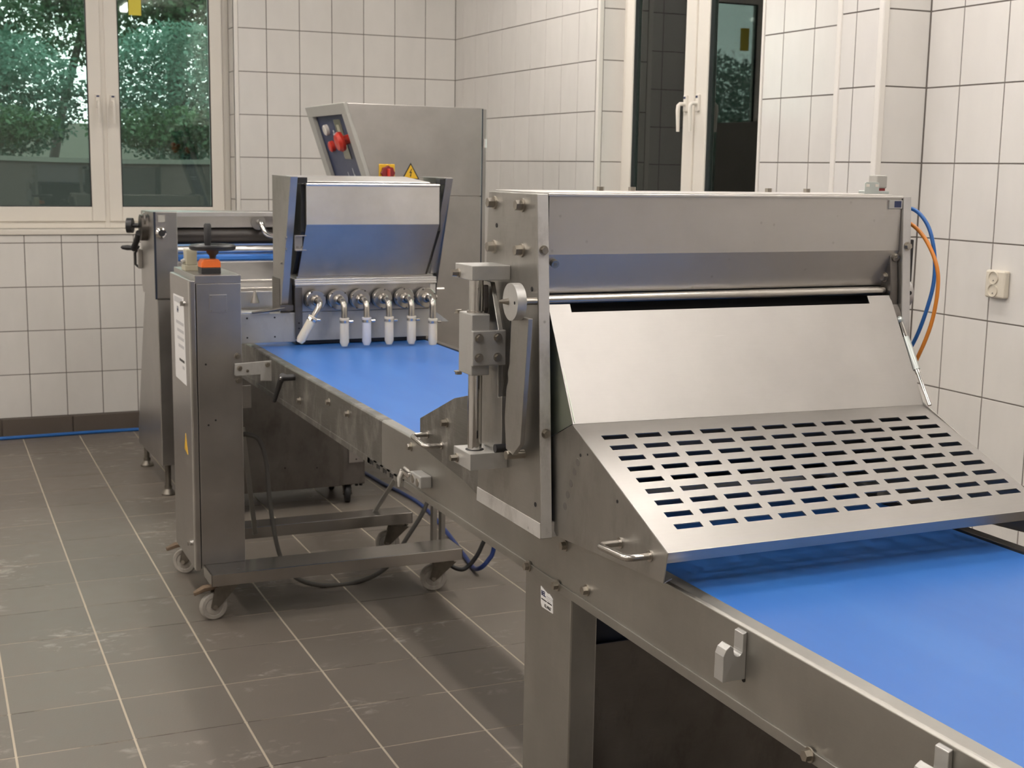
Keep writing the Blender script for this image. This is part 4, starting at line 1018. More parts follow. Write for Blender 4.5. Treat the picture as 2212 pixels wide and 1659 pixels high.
# switch with handwheel on top of the column
swb = set_part('switch_base', 'black_plastic', dep, lambda b: b.box(0.868, 0.935, 4.61, 4.675, 1.193, 1.214), 0.002)
set_part('switch_cover', 'orange', swb, lambda b: b.prism([(0.868, 1.214), (0.935, 1.214), (0.935, 1.232), (0.928, 1.243), (0.876, 1.243), (0.868, 1.230)], 'y', 4.61, 4.675), 0.003)
hw = set_part('handwheel', 'black_plastic', dep, lambda b: b.lathe((0.917, 4.66, 1.272), (0, 0, 1), [(0.0, 0.050), (0.0, 0.072), (0.004, 0.079), (0.014, 0.080), (0.019, 0.074), (0.019, 0.060), (0.012, 0.050), (0.012, 0.02), (0.016, 0.016), (0.016, 0), ], seg=48))
set_part('hub', 'rust', hw, lambda b: b.lathe((0.917, 4.66, 1.243), (0, 0, 1), [(0, 0.010), (0.010, 0.012), (0.018, 0.020), (0.030, 0.022), (0.030, 0.0)], seg=20))
set_part('spinner_grip', 'black_plastic', hw, lambda b: b.lathe((0.900, 4.655, 1.286), (0, 0, 1), [(0, 0.004), (0.003, 0.010), (0.02, 0.012), (0.072, 0.0125), (0.078, 0.009), (0.078, 0)], seg=18))
bxw = set_part('cable_box', 'beige_box', dep, lambda b: b.box(0.845, 0.882, 4.76, 4.82, 1.212, 1.268), 0.003)
set_part('box_foot', 'beige_box', bxw, lambda b: b.box(0.838, 0.885, 4.755, 4.825, 1.193, 1.212), 0.002)
set_part('cable_gland', 'grey_paint', bxw, lambda b: b.cyl((0.845, 4.79, 1.228), (0.832, 4.79, 1.222), 0.008, seg=12))

# castors: wheel on the floor, fork, plate, and a pedal where there is one
def castor(px, py, wx, wy, r, zb, ang, pedal, wm, parent):
    """(px,py) swivel axis, (wx,wy) wheel centre, ang = wheel rolling direction"""
    pl = set_part('castor', 'caster_metal', parent, lambda b: (b.box(px-0.045, px+0.045, py-0.035, py+0.035, zb-0.005, zb), b.cyl((px, py, zb-0.02), (px, py, zb-0.005), 0.024)), 0.001)
    d = Vector((math.cos(ang), math.sin(ang), 0)); s = Vector((-d.y, d.x, 0))
    c = Vector((wx, wy, r))
    wh = set_part('wheel', wm, pl, lambda b: b.lathe(c-s*0.014, s, [(0, 0.012), (0.001, r*0.55), (0.003, r*0.62), (0.0, r*0.68), (0.001, r*0.92), (0.006, r), (0.022, r), (0.027, r*0.92), (0.028, r*0.68), (0.025, r*0.62), (0.027, r*0.55), (0.028, 0.012)], seg=40))
    def fork(b):
        top = Vector((px, py, zb-0.018))
        for k in (-1, 1):
            o = s*0.018*k
            q = d*0.030
            f0, f1 = top-d*0.042+o, top+d*0.042+o
            g0, g1 = c+o-d*0.016, c+o+d*0.016
            b.plate([f0+s*0.001, f1+s*0.001, g1+Vector((0, 0, 0))+s*0.001, c+o+Vector((0, 0, -0.012))+s*0.001, g0+s*0.001], 0.003)
        b.obox(top+Vector((0, 0, 0.001)), d*0.032, s*0.02, (0, 0, 0.002))
    set_part('fork', 'caster_metal', pl, fork, 0.0008)
    set_part('axle', 'bolt', pl, lambda b: b.cyl(c-s*0.023, c+s*0.023, 0.008, seg=14))
    if pedal:
        e = Vector((px, py, zb-0.030))
        a = Vector(pedal)
        set_part('brake_pedal', 'rust', pl, lambda b: b.plate([e+a*0.03+Vector((0, -0.016, 0.006)), e+a*0.075+Vector((0, -0.018, 0.004)), e+a*0.11+Vector((0, -0.010, -0.012)), e+a*0.11+Vector((0, 0.010, -0.012)), e+a*0.075+Vector((0, 0.018, 0.004)), e+a*0.03+Vector((0, 0.016, 0.006))], 0.012), 0.002)
    return pl
castor(0.905, 4.495, 0.862, 4.49, 0.048, 0.136, 0.12, (-1, -0.1, 0.0), 'wheel_white', dep)
castor(1.725, 4.495, 1.688, 4.52, 0.050, 0.136, -0.25, None, 'wheel_white', dep)
castor(0.905, 5.03, 0.868, 5.065, 0.048, 0.142, -0.6, (-1, 0.15, 0.0), 'wheel_white', dep)
castor(1.715, 5.00, 1.678, 5.03, 0.050, 0.142, -0.3, None, 'wheel_white', dep)

# arm and nozzle manifold over the belt
YM = 4.845
arm = set_part('support_arm', 'alu', dep, lambda b: b.box(CX1, 1.256, YM+0.004, YM+0.045, 0.915, 1.024), 0.0015)
for x_ in (1.075, 1.178):
    for z_ in (0.936, 1.008):
        put('screw_hole', HOLE_Y, (x_, YM+0.004, z_), arm)
set_part('arm_top', 'steel_light', arm, lambda b: b.box(CX1, 1.16, YM+0.005, YM+0.06, 1.024, 1.030), 0.001)
man = set_part('manifold', 'steel', dep, lambda b: b.box(1.256, 1.800, YM, YM+0.16, 1.027, 1.125), 0.0015)
set_part('apron_plate', 'alu', man, lambda b: b.box(1.256, 1.786, YM+0.002, YM+0.016, 0.918, 1.0255), 0.001)
set_part('side_flange', 'steel_dark', man, lambda b: b.box(1.254, 1.282, YM-0.003, YM, 0.925, 1.118), 0.001)
set_part('end_flange', 'steel_light', man, lambda b: b.box(1.787, 1.810, YM-0.003, YM, 1.03, 1.122), 0.001)
set_part('scraper_shade_bar', 'black_plastic', man, lambda b: b.box(1.262, 1.78, YM+0.02, YM+0.15, 0.9035, 1.02))  # black scraper bar that also stands for the shadow under the manifold
for k in range(3):
    set_part('ribbed_rail', 'steel_light', man, lambda b: b.box(1.252, 1.812, YM-0.010+0.002*k, YM+0.03, 1.125+0.0085*k, 1.1325+0.0085*k), 0.0012)
set_part('collar_rail', 'steel', man, lambda b: b.box(1.262, 1.80, YM+0.004, YM+0.16, 1.1505, 1.158), 0.001)
set_part('left_block', 'steel_dark', man, lambda b: b.box(1.205, 1.254, YM+0.03, YM+0.15, 1.02, 1.150), 0.003)
set_part('clamp_handle', 'steel_dark', man, lambda b: (b.tube([(1.225, YM-0.005, 1.045), (1.15, YM-0.01, 1.035), (1.09, YM-0.012, 1.030)], [0.007, 0.0055, 0.004], seg=10), b.box(1.195, 1.245, YM-0.012, YM+0.01, 1.034, 1.054)))
for z_ in (0.965, 0.985):
    put('screw_hole', HOLE_Y, (1.268, YM-0.003, z_), man)
set_part('side_pin', 'steel_light', man, lambda b: b.cyl((1.80, YM+0.05, 1.095), (1.865, YM+0.05, 1.095), 0.006, seg=14))
set_part('side_knob', 'bolt', man, lambda b: b.cyl((1.80, YM+0.03, 1.065), (1.826, YM+0.03, 1.065), 0.009, seg=14))
set_part('side_bracket', 'black_plastic', man, lambda b: b.prism([(YM+0.03, 1.165), (YM+0.01, 1.15), (YM+0.015, 1.06), (YM+0.03, 1.06)], 'x', 1.812, 1.820), 0.001)
set_part('drip_sheet', 'clear_plastic', man, lambda b: b.plate([(1.79, YM+0.01, 1.03), (1.79, YM+0.01, 0.975), (1.868, YM+0.0, 0.972), (1.85, YM+0.0, 0.985)], 0.001), 0, 'clear plastic scrap')
NX = (1.3225, 1.409, 1.495, 1.5825, 1.671, 1.757)
for k, x_ in enumerate(NX):
    zc = 1.0725
    nz = set_part('nozzle', 'steel_pipe', dep, lambda b: b.lathe((x_, YM, zc), (0, -1, 0), [(0, 0.030), (0.022, 0.030), (0.022, 0.0375), (0.045, 0.0385), (0.048, 0.036), (0.048, 0.020), (0.050, 0.019), (0.062, 0.017), (0.066, 0.013)], seg=36), 0, None)
    set_part('back_shade_ring', 'black_rubber', nz, lambda b: b.lathe((x_, YM-0.003, zc), (0, -1, 0), [(0, 0.031), (0.0, 0.0365), (0.0245, 0.0365), (0.0245, 0.031)], seg=32))  # black rubber ring, lengthened to stand for the shadow beside the disc
    for q in range(4):
        a = 0.5+q*PI/2+0.3*k
        set_part('notch', 'dark_gap', nz, lambda b: b.obox((x_+0.0355*math.cos(a), YM-0.0475, zc+0.0355*math.sin(a)), (0.0025, 0, 0), (0, 0.001, 0), (0, 0, 0.0025)))
    yp = YM-0.118
    tilt = math.radians(30) if k == 0 else 0.0
    dx, dz = -math.sin(tilt), -math.cos(tilt)
    drop = 0.066 if k < 5 else 0.078
    p0 = Vector((x_, YM-0.060, zc)); pe = Vector((x_, yp+0.02, zc))
    el = [p0, Vector((x_, YM-0.085, zc+0.001))]
    for q in range(1, 6):
        t = q/6*PI/2
        el.append(Vector((x_+dx*0.03*(1-math.cos(t)), YM-0.088-0.03*math.sin(t), zc+dz*0.03*(1-math.cos(t)))))
    el.append(Vector((x_+dx*drop, yp, zc+dz*drop)))
    set_part('elbow_pipe', 'steel_pipe', nz, lambda b: b.tube(el, 0.0115, seg=16))
    t0 = Vector((x_+dx*(drop-0.006), yp, zc+dz*(drop-0.006))); dd = Vector((dx, 0, dz))
    L = (0.108, 0.105, 0.104, 0.104, 0.106, 0.104)[k]
    set_part('nozzle_tip', 'nozzle_bluewhite' if k == 2 else 'nozzle_plastic', nz, lambda b: b.lathe(t0, dd, [(0, 0.0115), (0.0, 0.0175), (0.004, 0.018), (0.006, 0.0165), (0.012, 0.0165), (L-0.014, 0.0168), (L, 0.0105 if k < 5 else 0.012), (L, 0.007), (L-0.02, 0.006)], seg=24), 0, ('cream plastic tip, tilted sideways' if k == 0 else 'bluish white plastic tip' if k == 2 else 'longest, lowest plastic tip' if k == 5 else None))
    set_part('hose_clamp', 'chrome', nz, lambda b: (b.lathe(t0+dd*0.0085, dd, [(0, 0.0168), (0, 0.0185), (0.009, 0.0185), (0.009, 0.0168)], seg=24), b.cyl(t0+dd*0.013+Vector((0.016, -0.006, 0)), t0+dd*0.013+Vector((0.030, -0.006, 0)), 0.005, seg=10)))

# hopper
HX0, HX1 = 1.266, 1.776
hp = set_part('hopper', 'steel_light', dep, lambda b: (b.box(HX0, HX1, 4.715, 4.719, 1.3555, 1.497)), 0.001)
set_part('hopper_rim', 'steel_light', hp, lambda b: b.tube([(HX0, 4.716, 1.499), (HX1, 4.716, 1.499)], 0.0055, seg=12))
set_part('hopper_lower_sheet', 'steel_soft', hp, lambda b: b.plate([(HX0, 4.715, 1.3555), (HX0, 4.845, 1.1585), (HX1-0.008, 4.845, 1.1585), (HX1, 4.715, 1.3555)], 0.003), 0.0008)
set_part('hopper_back_sheet', 'steel_light', hp, lambda b: b.plate([(HX0, 5.045, 1.52), (HX0, 4.99, 1.1585), (HX1, 4.99, 1.1585), (HX1, 5.045, 1.52)], 0.003), 0.0008)
for x_ in (HX0, HX1-0.003):
    set_part('hopper_end_sheet', 'steel_dark', hp, lambda b: b.prism([(4.716, 1.497), (4.716, 1.357), (4.846, 1.159), (4.99, 1.159), (5.045, 1.52)], 'x', x_, x_+0.003))
set_part('hopper_cover', 'steel_light', hp, lambda b: b.plate([(HX0+0.01, 4.76, 1.510), (HX1-0.02, 4.76, 1.510), (HX1-0.02, 5.05, 1.528), (HX0+0.01, 5.05, 1.528)], 0.004), 0.0015)
LPX = 1.207
sp = set_part('side_shield', 'steel_plate', dep, lambda b: b.prism([(4.98, 1.530), (4.708, 1.526), (4.875, 1.03), (4.98, 1.03)], 'x', LPX, LPX+0.003), 0.0008)
set_part('shield_flange', 'steel_soft', sp, lambda b: b.prism([(4.704, 1.526), (4.708, 1.526), (4.875, 1.03), (4.871, 1.03)], 'x', LPX, LPX+0.026), 0.0006)
for (y_, z_) in ((4.77, 1.305), (4.775, 1.262), (4.845, 1.21)):
    set_part('bolt', 'bolt', sp, lambda b: b.hexbolt((LPX, y_, z_), (-1, 0, 0), 0.0055, 0.006))
sp2 = set_part('side_shield', 'steel_plate', dep, lambda b: b.prism([(5.02, 1.530), (4.705, 1.526), (4.872, 1.09), (5.02, 1.09)], 'x', 1.822, 1.825), 0.0008)
set_part('shield_flange', 'steel_soft', sp2, lambda b: b.prism([(4.701, 1.526), (4.705, 1.526), (4.872, 1.16), (4.868, 1.16)], 'x', 1.797, 1.825), 0.0006)
set_part('shield_top', 'steel', sp2, lambda b: b.box(1.79, 1.825, 4.71, 4.98, 1.526, 1.529), 0.0006)
for x_ in (1.236, 1.777):
    set_part('end_block', 'black_plastic', hp, lambda b: b.box(x_, x_+0.034 if x_ < 1.5 else x_+0.02, 4.712, 4.76, 1.503, 1.524), 0.001)
set_part('inner_end_plate', 'black_rubber', hp, lambda b: b.prism([(4.735, 1.50), (4.735, 1.33), (4.87, 1.165), (4.98, 1.165), (4.98, 1.50)], 'x', HX0-0.014, HX0-0.001))
set_part('inner_end_plate', 'black_rubber', hp, lambda b: b.prism([(4.735, 1.50), (4.735, 1.33), (4.87, 1.165), (4.98, 1.165), (4.98, 1.50)], 'x', HX1+0.001, HX1+0.012))
lt = set_part('latch_bracket', 'steel', hp, lambda b: (b.box(1.224, 1.252, 4.722, 4.726, 1.262, 1.318), b.box(1.224, 1.264, 4.705, 4.726, 1.314, 1.318), b.box(1.224, 1.264, 4.705, 4.726, 1.262, 1.266)), 0.0006)
for x_ in (1.234, 1.25):
    set_part('screw', 'bolt', lt, lambda b: b.cyl((x_, 4.722, 1.275), (x_, 4.718, 1.275), 0.004, seg=10))

# ================================================================== DOUGH SHEETER standing behind, against the window
sh = thing('dough_sheeter', 'dough sheeter with rollers and crank-handled pedestal behind the nozzle machine by the window', 'machine', (1.2, 6.6, 0))
ph = set_part('pedestal_head', 'steel', sh, lambda b: b.prism([(6.31, 0.940), (6.31, 1.345), (6.70, 1.338), (6.73, 1.28), (6.74, 0.985), (6.70, 0.940)], 'x', 0.976, 1.082), 0.004)
set_part('seal_stripe', 'navy_seal', ph, lambda b: b.box(0.974, 0.983, 6.306, 6.316, 0.940, 1.343), 0.0008)
set_part('pedestal_base', 'steel', sh, lambda b: b.prism([(6.32, 0.94), (6.69, 0.94), (7.03, 0.22), (7.05, 0.118), (6.30, 0.150), (6.30, 0.50)], 'x', 0.982, 1.075), 0.004)
for (y_) in (7.0, 6.34):
    ft = set_part('levelling_foot', 'caster_metal', sh, lambda b: (b.cyl((1.015, y_, 0.02), (1.015, y_, 0.15), 0.014), b.lathe((1.015, y_, 0), (0, 0, 1), [(0, 0.034), (0.008, 0.034), (0.03, 0.018), (0.045, 0.018), (0.045, 0)], seg=24)))
dd_ = set_part('dial_disc', 'steel_dark', sh, lambda b: b.cyl((0.976, 6.53, 1.262), (0.945, 6.53, 1.262), 0.062, seg=36), 0.002)
set_part('dial_rim', 'steel_pipe', dd_, lambda b: b.cyl((0.962, 6.50, 1.30), (0.955, 6.50, 1.30), 0.036, seg=24))
set_part('knob', 'black_plastic', dd_, lambda b: (b.cyl((0.945, 6.56, 1.27), (0.915, 6.57, 1.27), 0.011), b.cyl((0.918, 6.57, 1.27), (0.893, 6.58, 1.27), 0.036, seg=20)), 0.002)
set_part('crank_arm', 'black_plastic', dd_, lambda b: b.tube([(0.945, 6.55, 1.235), (0.935, 6.60, 1.19), (0.930, 6.65, 1.155)], [0.018, 0.014, 0.016], seg=12))
set_part('crank_grip', 'black_plastic', dd_, lambda b: b.lathe((0.930, 6.65, 1.158), (-1, 0.25, 0.05), [(-0.014, 0.0), (-0.012, 0.014), (0.01, 0.012), (0.03, 0.013), (0.055, 0.009), (0.062, 0)], seg=14))
ck = set_part('chrome_knob', 'chrome', sh, lambda b: b.lathe((1.006, 6.31, 1.247), (0, -1, 0), [(0, 0.024), (0.012, 0.026), (0.02, 0.021), (0.024, 0.013)], seg=28))
set_part('knob_centre', 'black_plastic', ck, lambda b: b.cyl((1.006, 6.287, 1.247), (1.006, 6.282, 1.247), 0.0155, seg=20))
set_part('small_sticker', 'grey_paint', sh, lambda b: b.box(0.995, 1.025, 6.3085, 6.3101, 1.297, 1.328), 0, 'pale square sticker')
lt2 = set_part('door_latch', 'steel', sh, lambda b: (b.box(0.955, 0.976, 6.69, 6.71, 1.055, 1.15)), 0.004)
set_part('latch_tongue', 'black_rubber', lt2, lambda b: b.tube([(0.96, 6.70, 1.06), (0.945, 6.71, 1.075), (0.945, 6.71, 1.13), (0.962, 6.70, 1.165)], 0.006, seg=8))
# head across the belt
SX0, SX1 = 1.082, 1.82
hd = set_part('head_cover', 'steel', sh, lambda b: b.prism([(6.44, 1.337), (6.44, 1.319), (6.452, 1.318), (6.474, 1.264), (6.48, 1.262), (6.70, 1.262), (6.70, 1.337)], 'x', SX0, SX1), 0.001)
set_part('head_top_strip', 'steel_light', hd, lambda b: b.box(SX0, SX1, 6.437, 6.441, 1.318, 1.338), 0.0008)
set_part('upper_roller', 'dark_roller', sh, lambda b: b.cyl((SX0, 6.515, 1.224), (SX1, 6.515, 1.224), 0.042, seg=28))
set_part('scraper_roller', 'steel_light', sh, lambda b: b.cyl((SX0, 6.47, 1.158), (SX1, 6.47, 1.158), 0.019, seg=22))
set_part('sheeter_belt', 'belt', sh, lambda b: b.prism([(6.42, 1.128), (6.43, 1.137), (7.3, 1.137), (7.3, 1.105), (6.43, 1.105), (6.42, 1.114)], 'x', SX0+0.02, SX1-0.02))
gh = set_part('grab_handle', 'chrome', sh, lambda b: b.tube([(1.495, 6.455, 1.29), (1.500, 6.42, 1.285), (1.510, 6.40, 1.25), (1.540, 6.395, 1.228), (1.64, 6.395, 1.222), (1.70, 6.395, 1.222), (1.73, 6.40, 1.25), (1.735, 6.43, 1.288)], 0.013, seg=12, sub=3))
set_part('handle_flange', 'steel', gh, lambda b: b.cyl((1.495, 6.462, 1.288), (1.495, 6.453, 1.288), 0.036, seg=26))
set_part('outfeed_sheet', 'steel_light', sh, lambda b: b.plate([(SX0, 6.36, 1.105), (SX0, 6.02, 0.985), (SX1, 6.02, 0.985), (SX1, 6.36, 1.105)], 0.003), 0.0008)
set_part('outfeed_ledge', 'steel', sh, lambda b: b.box(SX0, SX1, 6.36, 6.43, 1.09, 1.108), 0.001)
for (y_, z_) in ((6.14, 1.035), (6.06, 1.006)):
    set_part('cross_rod', 'steel_pipe', sh, lambda b: b.cyl((SX0, y_, z_), (SX1, y_, z_), 0.005, seg=12))
set_part('tip_cone', 'steel_dark', sh, lambda b: b.lathe((1.345, 5.90, 0.955), (0, 0, 1), [(0, 0.021), (0.05, 0.006), (0.06, 0)], seg=16))
set_part('tray_bar', 'steel', sh, lambda b: b.box(1.05, 1.84, 5.86, 5.90, 0.90, 0.925), 0.001)
set_part('tray_front', 'steel_light', sh, lambda b: b.box(1.05, 1.84, 5.955, 5.96, 0.92, 1.0), 0.001)
set_part('side_cheek', 'steel', sh, lambda b: b.prism([(6.75, 0.92), (5.95, 0.92), (5.95, 0.98), (6.40, 1.13), (6.40, 1.338), (6.75, 1.338)], 'x', SX1, SX1+0.02), 0.002)

# ================================================================== CONTROL CABINET (with the machine's lower body)
cb = thing('control_cabinet', 'tall brushed steel control cabinet with slanted navy control panel, rotary switch and warning triangle', 'cabinet', (1.7, 6.2, 0))
YC = 5.85
set_part('lower_body', 'steel_dark', cb, lambda b: b.prism([(0.995, YC), (1.715, YC), (1.74, YC+0.012), (1.845, YC+0.014), (1.845, 6.26), (1.09, 6.26), (1.09, 6.0), (0.995, 6.0)], 'z', 0.094, 0.90), 0.004)
pc = set_part('corner_plate', 'steel', cb, lambda b: b.box(1.765, 1.835, YC+0.006, YC+0.0135, 0.20, 0.34), 0.001)
set_part('square_socket', 'steel_light', pc, lambda b: b.box(1.785, 1.818, YC+0.001, YC+0.006, 0.245, 0.285), 0.003)
for (x_, z_, y_) in ((1.46, 0.20, YC), (1.61, 0.19, YC), (1.80, 0.215, YC+0.006)):
    put('screw_hole', HOLE_Y, (x_, y_, z_), cb)
cbx = [(1.742, 1.843), (2.408, 1.840), (2.408, 0.50), (1.846, 0.50), (1.962, 1.18)]
set_part('cabinet_body', 'steel', cb, lambda b: b.prism([(1.775, 1.835), (2.425, 1.835), (2.425, 0.50), (1.846, 0.50), (1.846, 0.9), (1.99, 1.18)], 'y', YC+0.012, 6.52), 0.002)
set_part('front_door', 'steel', cb, lambda b: b.prism([(1.758, 1.843), (2.412, 1.840), (2.412, 1.436), (1.898, 1.436)], 'y', YC, YC+0.012), 0.0015)
set_part('front_door', 'steel', cb, lambda b: b.prism([(1.899, 1.433), (2.412, 1.433), (2.412, 0.50), (1.88, 0.50), (1.985, 1.18)], 'y', YC, YC+0.012), 0.0015)
set_part('door_gap', 'navy_seal', cb, lambda b: b.box(2.412, 2.418, YC+0.001, YC+0.012, 0.50, 1.838))
hg = set_part('hinge_strip', 'steel', cb, lambda b: b.box(2.418, 2.436, YC+0.003, YC+0.02, 0.50, 1.836), 0.001)
set_part('hinge', 'steel_light', hg, lambda b: b.cyl((2.430, YC+0.001, 1.66), (2.430, YC+0.001, 1.70), 0.007, seg=12))
# slanted operator panel on the left side
e1 = Vector((1.742, 0, 1.843)); e2 = Vector((1.962, 0, 1.18))
pn = (e2-e1).normalized(); nrm = Vector((-0.949, 0, -0.315))
def on_panel(s, y, off=0.0):   # s metres down the slope, y depth, off metres proud of the panel
    p = e1 + pn*s + Vector((pn.z, 0, -pn.x))*off
    return Vector((p.x, y, p.z))
PW0, PW1 = YC, 6.50
def pframe(b):
    for (s0, s1, y0, y1) in ((0, 0.05, PW0, PW1), (0.64, 0.69, PW0, PW1), (0.05, 0.64, PW0, PW0+0.075), (0.05, 0.64, PW1-0.075, PW1)):
        b.plate([on_panel(s0, y0, 0.0), on_panel(s0, y1, 0.0), on_panel(s1, y1, 0.0), on_panel(s1, y0, 0.0)], 0.02)
pf = set_part('panel_frame', 'grey_paint', cb, pframe, 0.002)
def slab(b, s0, s1, y0, y1, o0, o1):
    q = [on_panel(s, y, o) for o in (o0, o1) for s in (s0, s1) for y in (y0, y1)]
    b.add(q, [(0, 1, 3, 2), (4, 6, 7, 5), (0, 4, 5, 1), (2, 3, 7, 6), (0, 2, 6, 4), (1, 5, 7, 3)])
op = set_part('operator_panel', 'navy', cb, lambda b: slab(b, 0.045, 0.65, PW0+0.07, PW1-0.07, -0.022, -0.03))
def button(m, s, y, r, h, nm='button', **k):
    a = on_panel(s, y, -0.022); d = Vector((pn.z, 0, -pn.x))
    return set_part(nm, m, op, lambda b: b.lathe(a, d, [(0, r), (h*0.8, r), (h, r*0.8), (h, 0)], seg=20), **k)
button('white_plastic', 0.12, 6.30, 0.026, 0.02)
button('red', 0.20, 6.29, 0.026, 0.022)
eb = button('red', 0.17, 6.005, 0.022, 0.035, 'emergency_stop')
set_part('mushroom_head', 'red', eb, lambda b: b.lathe(on_panel(0.17, 6.005, 0.012), Vector((pn.z, 0, -pn.x)), [(0, 0.022), (0.0, 0.045), (0.014, 0.047), (0.028, 0.036), (0.032, 0.0)], seg=28))
dp = set_part('display', 'lcd', op, lambda b: slab(b, 0.075, 0.265, 6.055, 6.155, -0.018, -0.023), 0.001)
set_part('display_field', 'lcd_light', dp, lambda b: slab(b, 0.10, 0.135, 6.085, 6.125, -0.0165, -0.019))
for k, (s_, ya, yb_) in enumerate(((0.125, 6.205, 6.225), (0.14, 6.185, 6.235), (0.165, 6.17, 6.24), (0.185, 6.18, 6.225))):
    set_part('printed_mark', 'white_ink', op, lambda b: slab(b, s_, s_+0.012, ya, yb_, -0.0215, -0.0225))
set_part('scale_line', 'white_ink', op, lambda b: (slab(b, 0.405, 0.411, 5.945, 6.20, -0.0215, -0.0225), slab(b, 0.425, 0.428, 5.945, 6.20, -0.0215, -0.0225)))
for (s_, y_) in ((0.33, 6.19), (0.35, 6.16), (0.31, 6.10), (0.34, 6.09), (0.31, 5.985), (0.345, 5.97)):
    set_part('printed_mark', 'white_ink', op, lambda b: slab(b, s_, s_+0.045, y_, y_+0.006, -0.0215, -0.0225))
for y_ in (6.08, 6.0):
    tgl = button('white_plastic', 0.565, y_, 0.022, 0.014, 'toggle_switch')
    set_part('toggle_lever', 'black_plastic', tgl, lambda b: b.tube([on_panel(0.565, y_, -0.008), on_panel(0.53, y_, 0.035)], [0.010, 0.012], seg=10))
# main switch and warning triangle on the front
ms = set_part('main_switch', 'yellow', cb, lambda b: b.box(1.9085, 1.984, YC-0.006, YC, 1.502, 1.577), 0.003)
def knob_wavy(b):
    pr = []
    for i in range(48):
        a = 2*PI*i/48; r = 0.0315+0.0018*math.cos(8*a); pr.append((1.946+r*math.cos(a), 1.537+r*math.sin(a)))
    b.prism(pr, 'y', YC-0.026, YC-0.006)
kb = set_part('rotary_knob', 'red_dark', ms, knob_wavy, 0.003)
set_part('knob_bar', 'red', ms, lambda b: b.box(1.9395, 1.9525, YC-0.038, YC-0.026, 1.506, 1.556), 0.003)
wt = MB().prism([(2.018, 1.509), (2.104, 1.509), (2.061, 1.585)], 'y', YC-0.0015, YC).build('warning_triangle', 'black_ink', cb)
set_part('triangle_field', 'yellow', wt, lambda b: b.prism([(2.0265, 1.5138), (2.0955, 1.5138), (2.061, 1.5755)], 'y', YC-0.0022, YC-0.0012))
set_part('lightning_sign', 'black_ink', wt, lambda b: b.prism([(2.0645, 1.557), (2.0535, 1.5385), (2.061, 1.5392), (2.0585, 1.5275), (2.0555, 1.5285), (2.0605, 1.519), (2.0645, 1.529), (2.0615, 1.5278), (2.067, 1.5435), (2.0598, 1.5425), (2.068, 1.557)], 'y', YC-0.003, YC-0.002))
cs = castor(1.775, 5.93, 1.772, 5.91, 0.046, 0.096, 1.35, None, 'black_rubber', cb)
castor(1.1, 5.95, 1.1, 5.93, 0.046, 0.096, 1.2, None, 'black_rubber', cb)
castor(1.775, 6.20, 1.772, 6.18, 0.046, 0.096, 1.35, None, 'black_rubber', cb)
for k in range(2):
    set_part('drain_stub', 'black_rubber', cb, lambda b: b.cyl((1.815+0.02*k, YC+0.05, 0.078), (1.815+0.02*k, YC+0.05, 0.096), 0.008, seg=12))

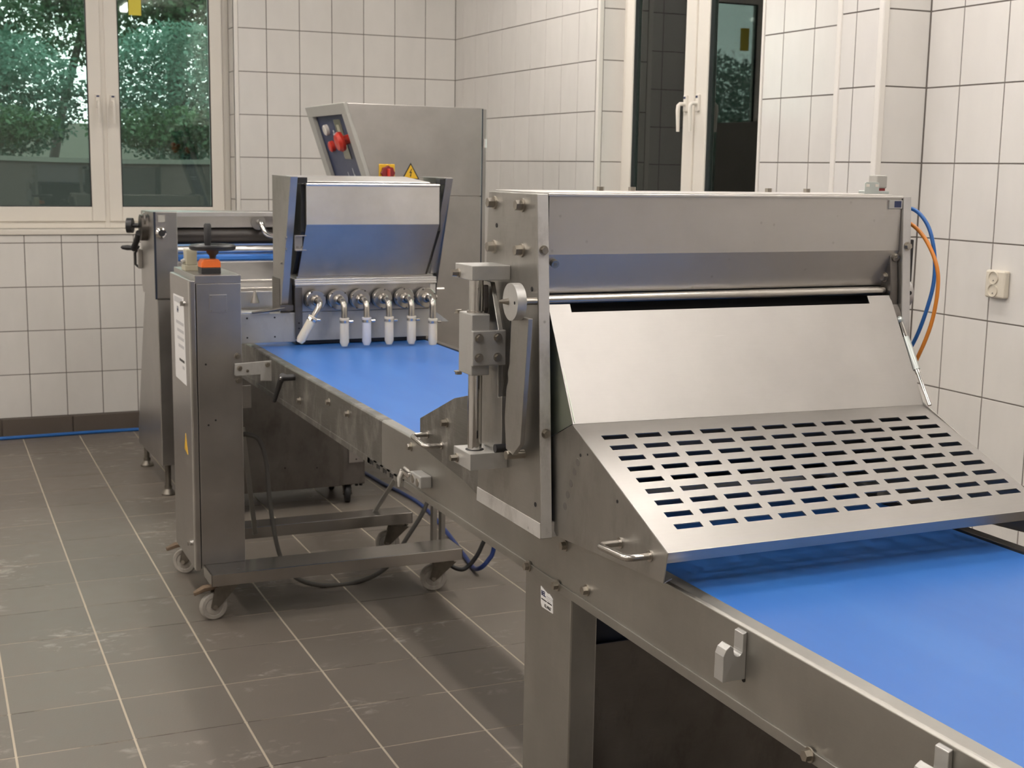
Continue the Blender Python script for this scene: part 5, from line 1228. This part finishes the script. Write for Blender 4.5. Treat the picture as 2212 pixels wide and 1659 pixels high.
# ================================================================== cables, hoses, strut and the loose foot
def cable(name, m, pts, r, label, cat='cable', sub=6):
    o = MB().tube(pts, r, seg=10, sub=sub).build(name, m, origin=pts[0]); return tag(o, label, cat)
cable('power_cable', 'cable_grey', [(0.99, 4.70, 0.605), (1.038, 4.70, 0.604), (1.079, 4.70, 0.580), (1.104, 4.70, 0.494), (1.118, 4.70, 0.319), (1.152, 4.70, 0.135), (1.215, 4.70, 0.045), (1.317, 4.69, 0.0085), (1.45, 4.69, 0.0085), (1.564, 4.70, 0.05), (1.648, 4.70, 0.161), (1.728, 4.69, 0.30), (1.76, 4.68, 0.50), (1.77, 4.68, 0.80)], 0.0085, 'dusty dark cable hanging from the column and looping under the front beam')
cable('power_cable', 'black_rubber', [(1.60, 4.66, 0.009), (1.70, 4.66, 0.012), (1.771, 4.65, 0.05), (1.82, 4.62, 0.030), (1.86, 4.62, 0.036), (1.897, 4.62, 0.069), (1.925, 4.62, 0.12), (1.95, 4.62, 0.20), (1.955, 4.6, 0.45)][2:] if False else [(1.62, 4.69, 0.06), (1.70, 4.68, 0.075), (1.771, 4.65, 0.066), (1.82, 4.62, 0.040), (1.856, 4.62, 0.036), (1.895, 4.62, 0.069), (1.925, 4.62, 0.12), (1.95, 4.62, 0.20), (1.94, 4.60, 0.45), (1.80, 4.58, 0.78)], 0.0085, 'black cable looping up behind the white front castor to the conveyor')
cable('blue_cable', 'hose_dkblue', [(2.15, 7.70, 0.009), (2.02, 7.2, 0.009), (2.0, 6.7, 0.009), (2.021, 6.41, 0.009), (2.036, 6.157, 0.009), (2.06, 5.945, 0.009), (2.068, 5.704, 0.009), (2.033, 5.367, 0.009), (1.957, 4.897, 0.009), (1.921, 4.70, 0.012), (1.915, 4.61, 0.034), (1.945, 4.60, 0.066), (1.968, 4.60, 0.115), (1.97, 4.58, 0.30), (1.83, 4.56, 0.78)], 0.009, 'dark blue cable snaking over the floor from behind and rising to the conveyor')
cable('floor_hose', 'hose_blue', [(-1.2, 7.90, 0.011), (0.0, 7.92, 0.011), (0.45, 7.93, 0.011), (0.95, 7.95, 0.011), (1.35, 7.93, 0.011), (1.8, 7.85, 0.011), (2.15, 7.70, 0.011)], 0.010, 'blue hose lying on the floor along the skirting below the window', 'hose')
set_part('tie_strut', 'steel_rail', dep, lambda b: b.obox((1.672, 5.02, 0.262), (0.062, 0, 0.092), (0, 0.004, 0), (0.007, 0, -0.0047)), 0.0006)
set_part('tie_strut', 'steel_rail', dep, lambda b: b.obox((1.075, 4.86, 0.39), (0.028, 0.03, -0.215), (0.009, 0, 0.001), (0, 0.003, 0)), 0.0006)
lf = tag(set_part('floor_stud', 'caster_metal', None, lambda b: b.lathe((2.15, 5.26, 0), (0, 0, 1), [(0, 0.032), (0.006, 0.032), (0.012, 0.016), (0.022, 0.014), (0.024, 0)], seg=24)), 'small round metal foot plate standing alone on the floor right of the cables', 'floor stud')
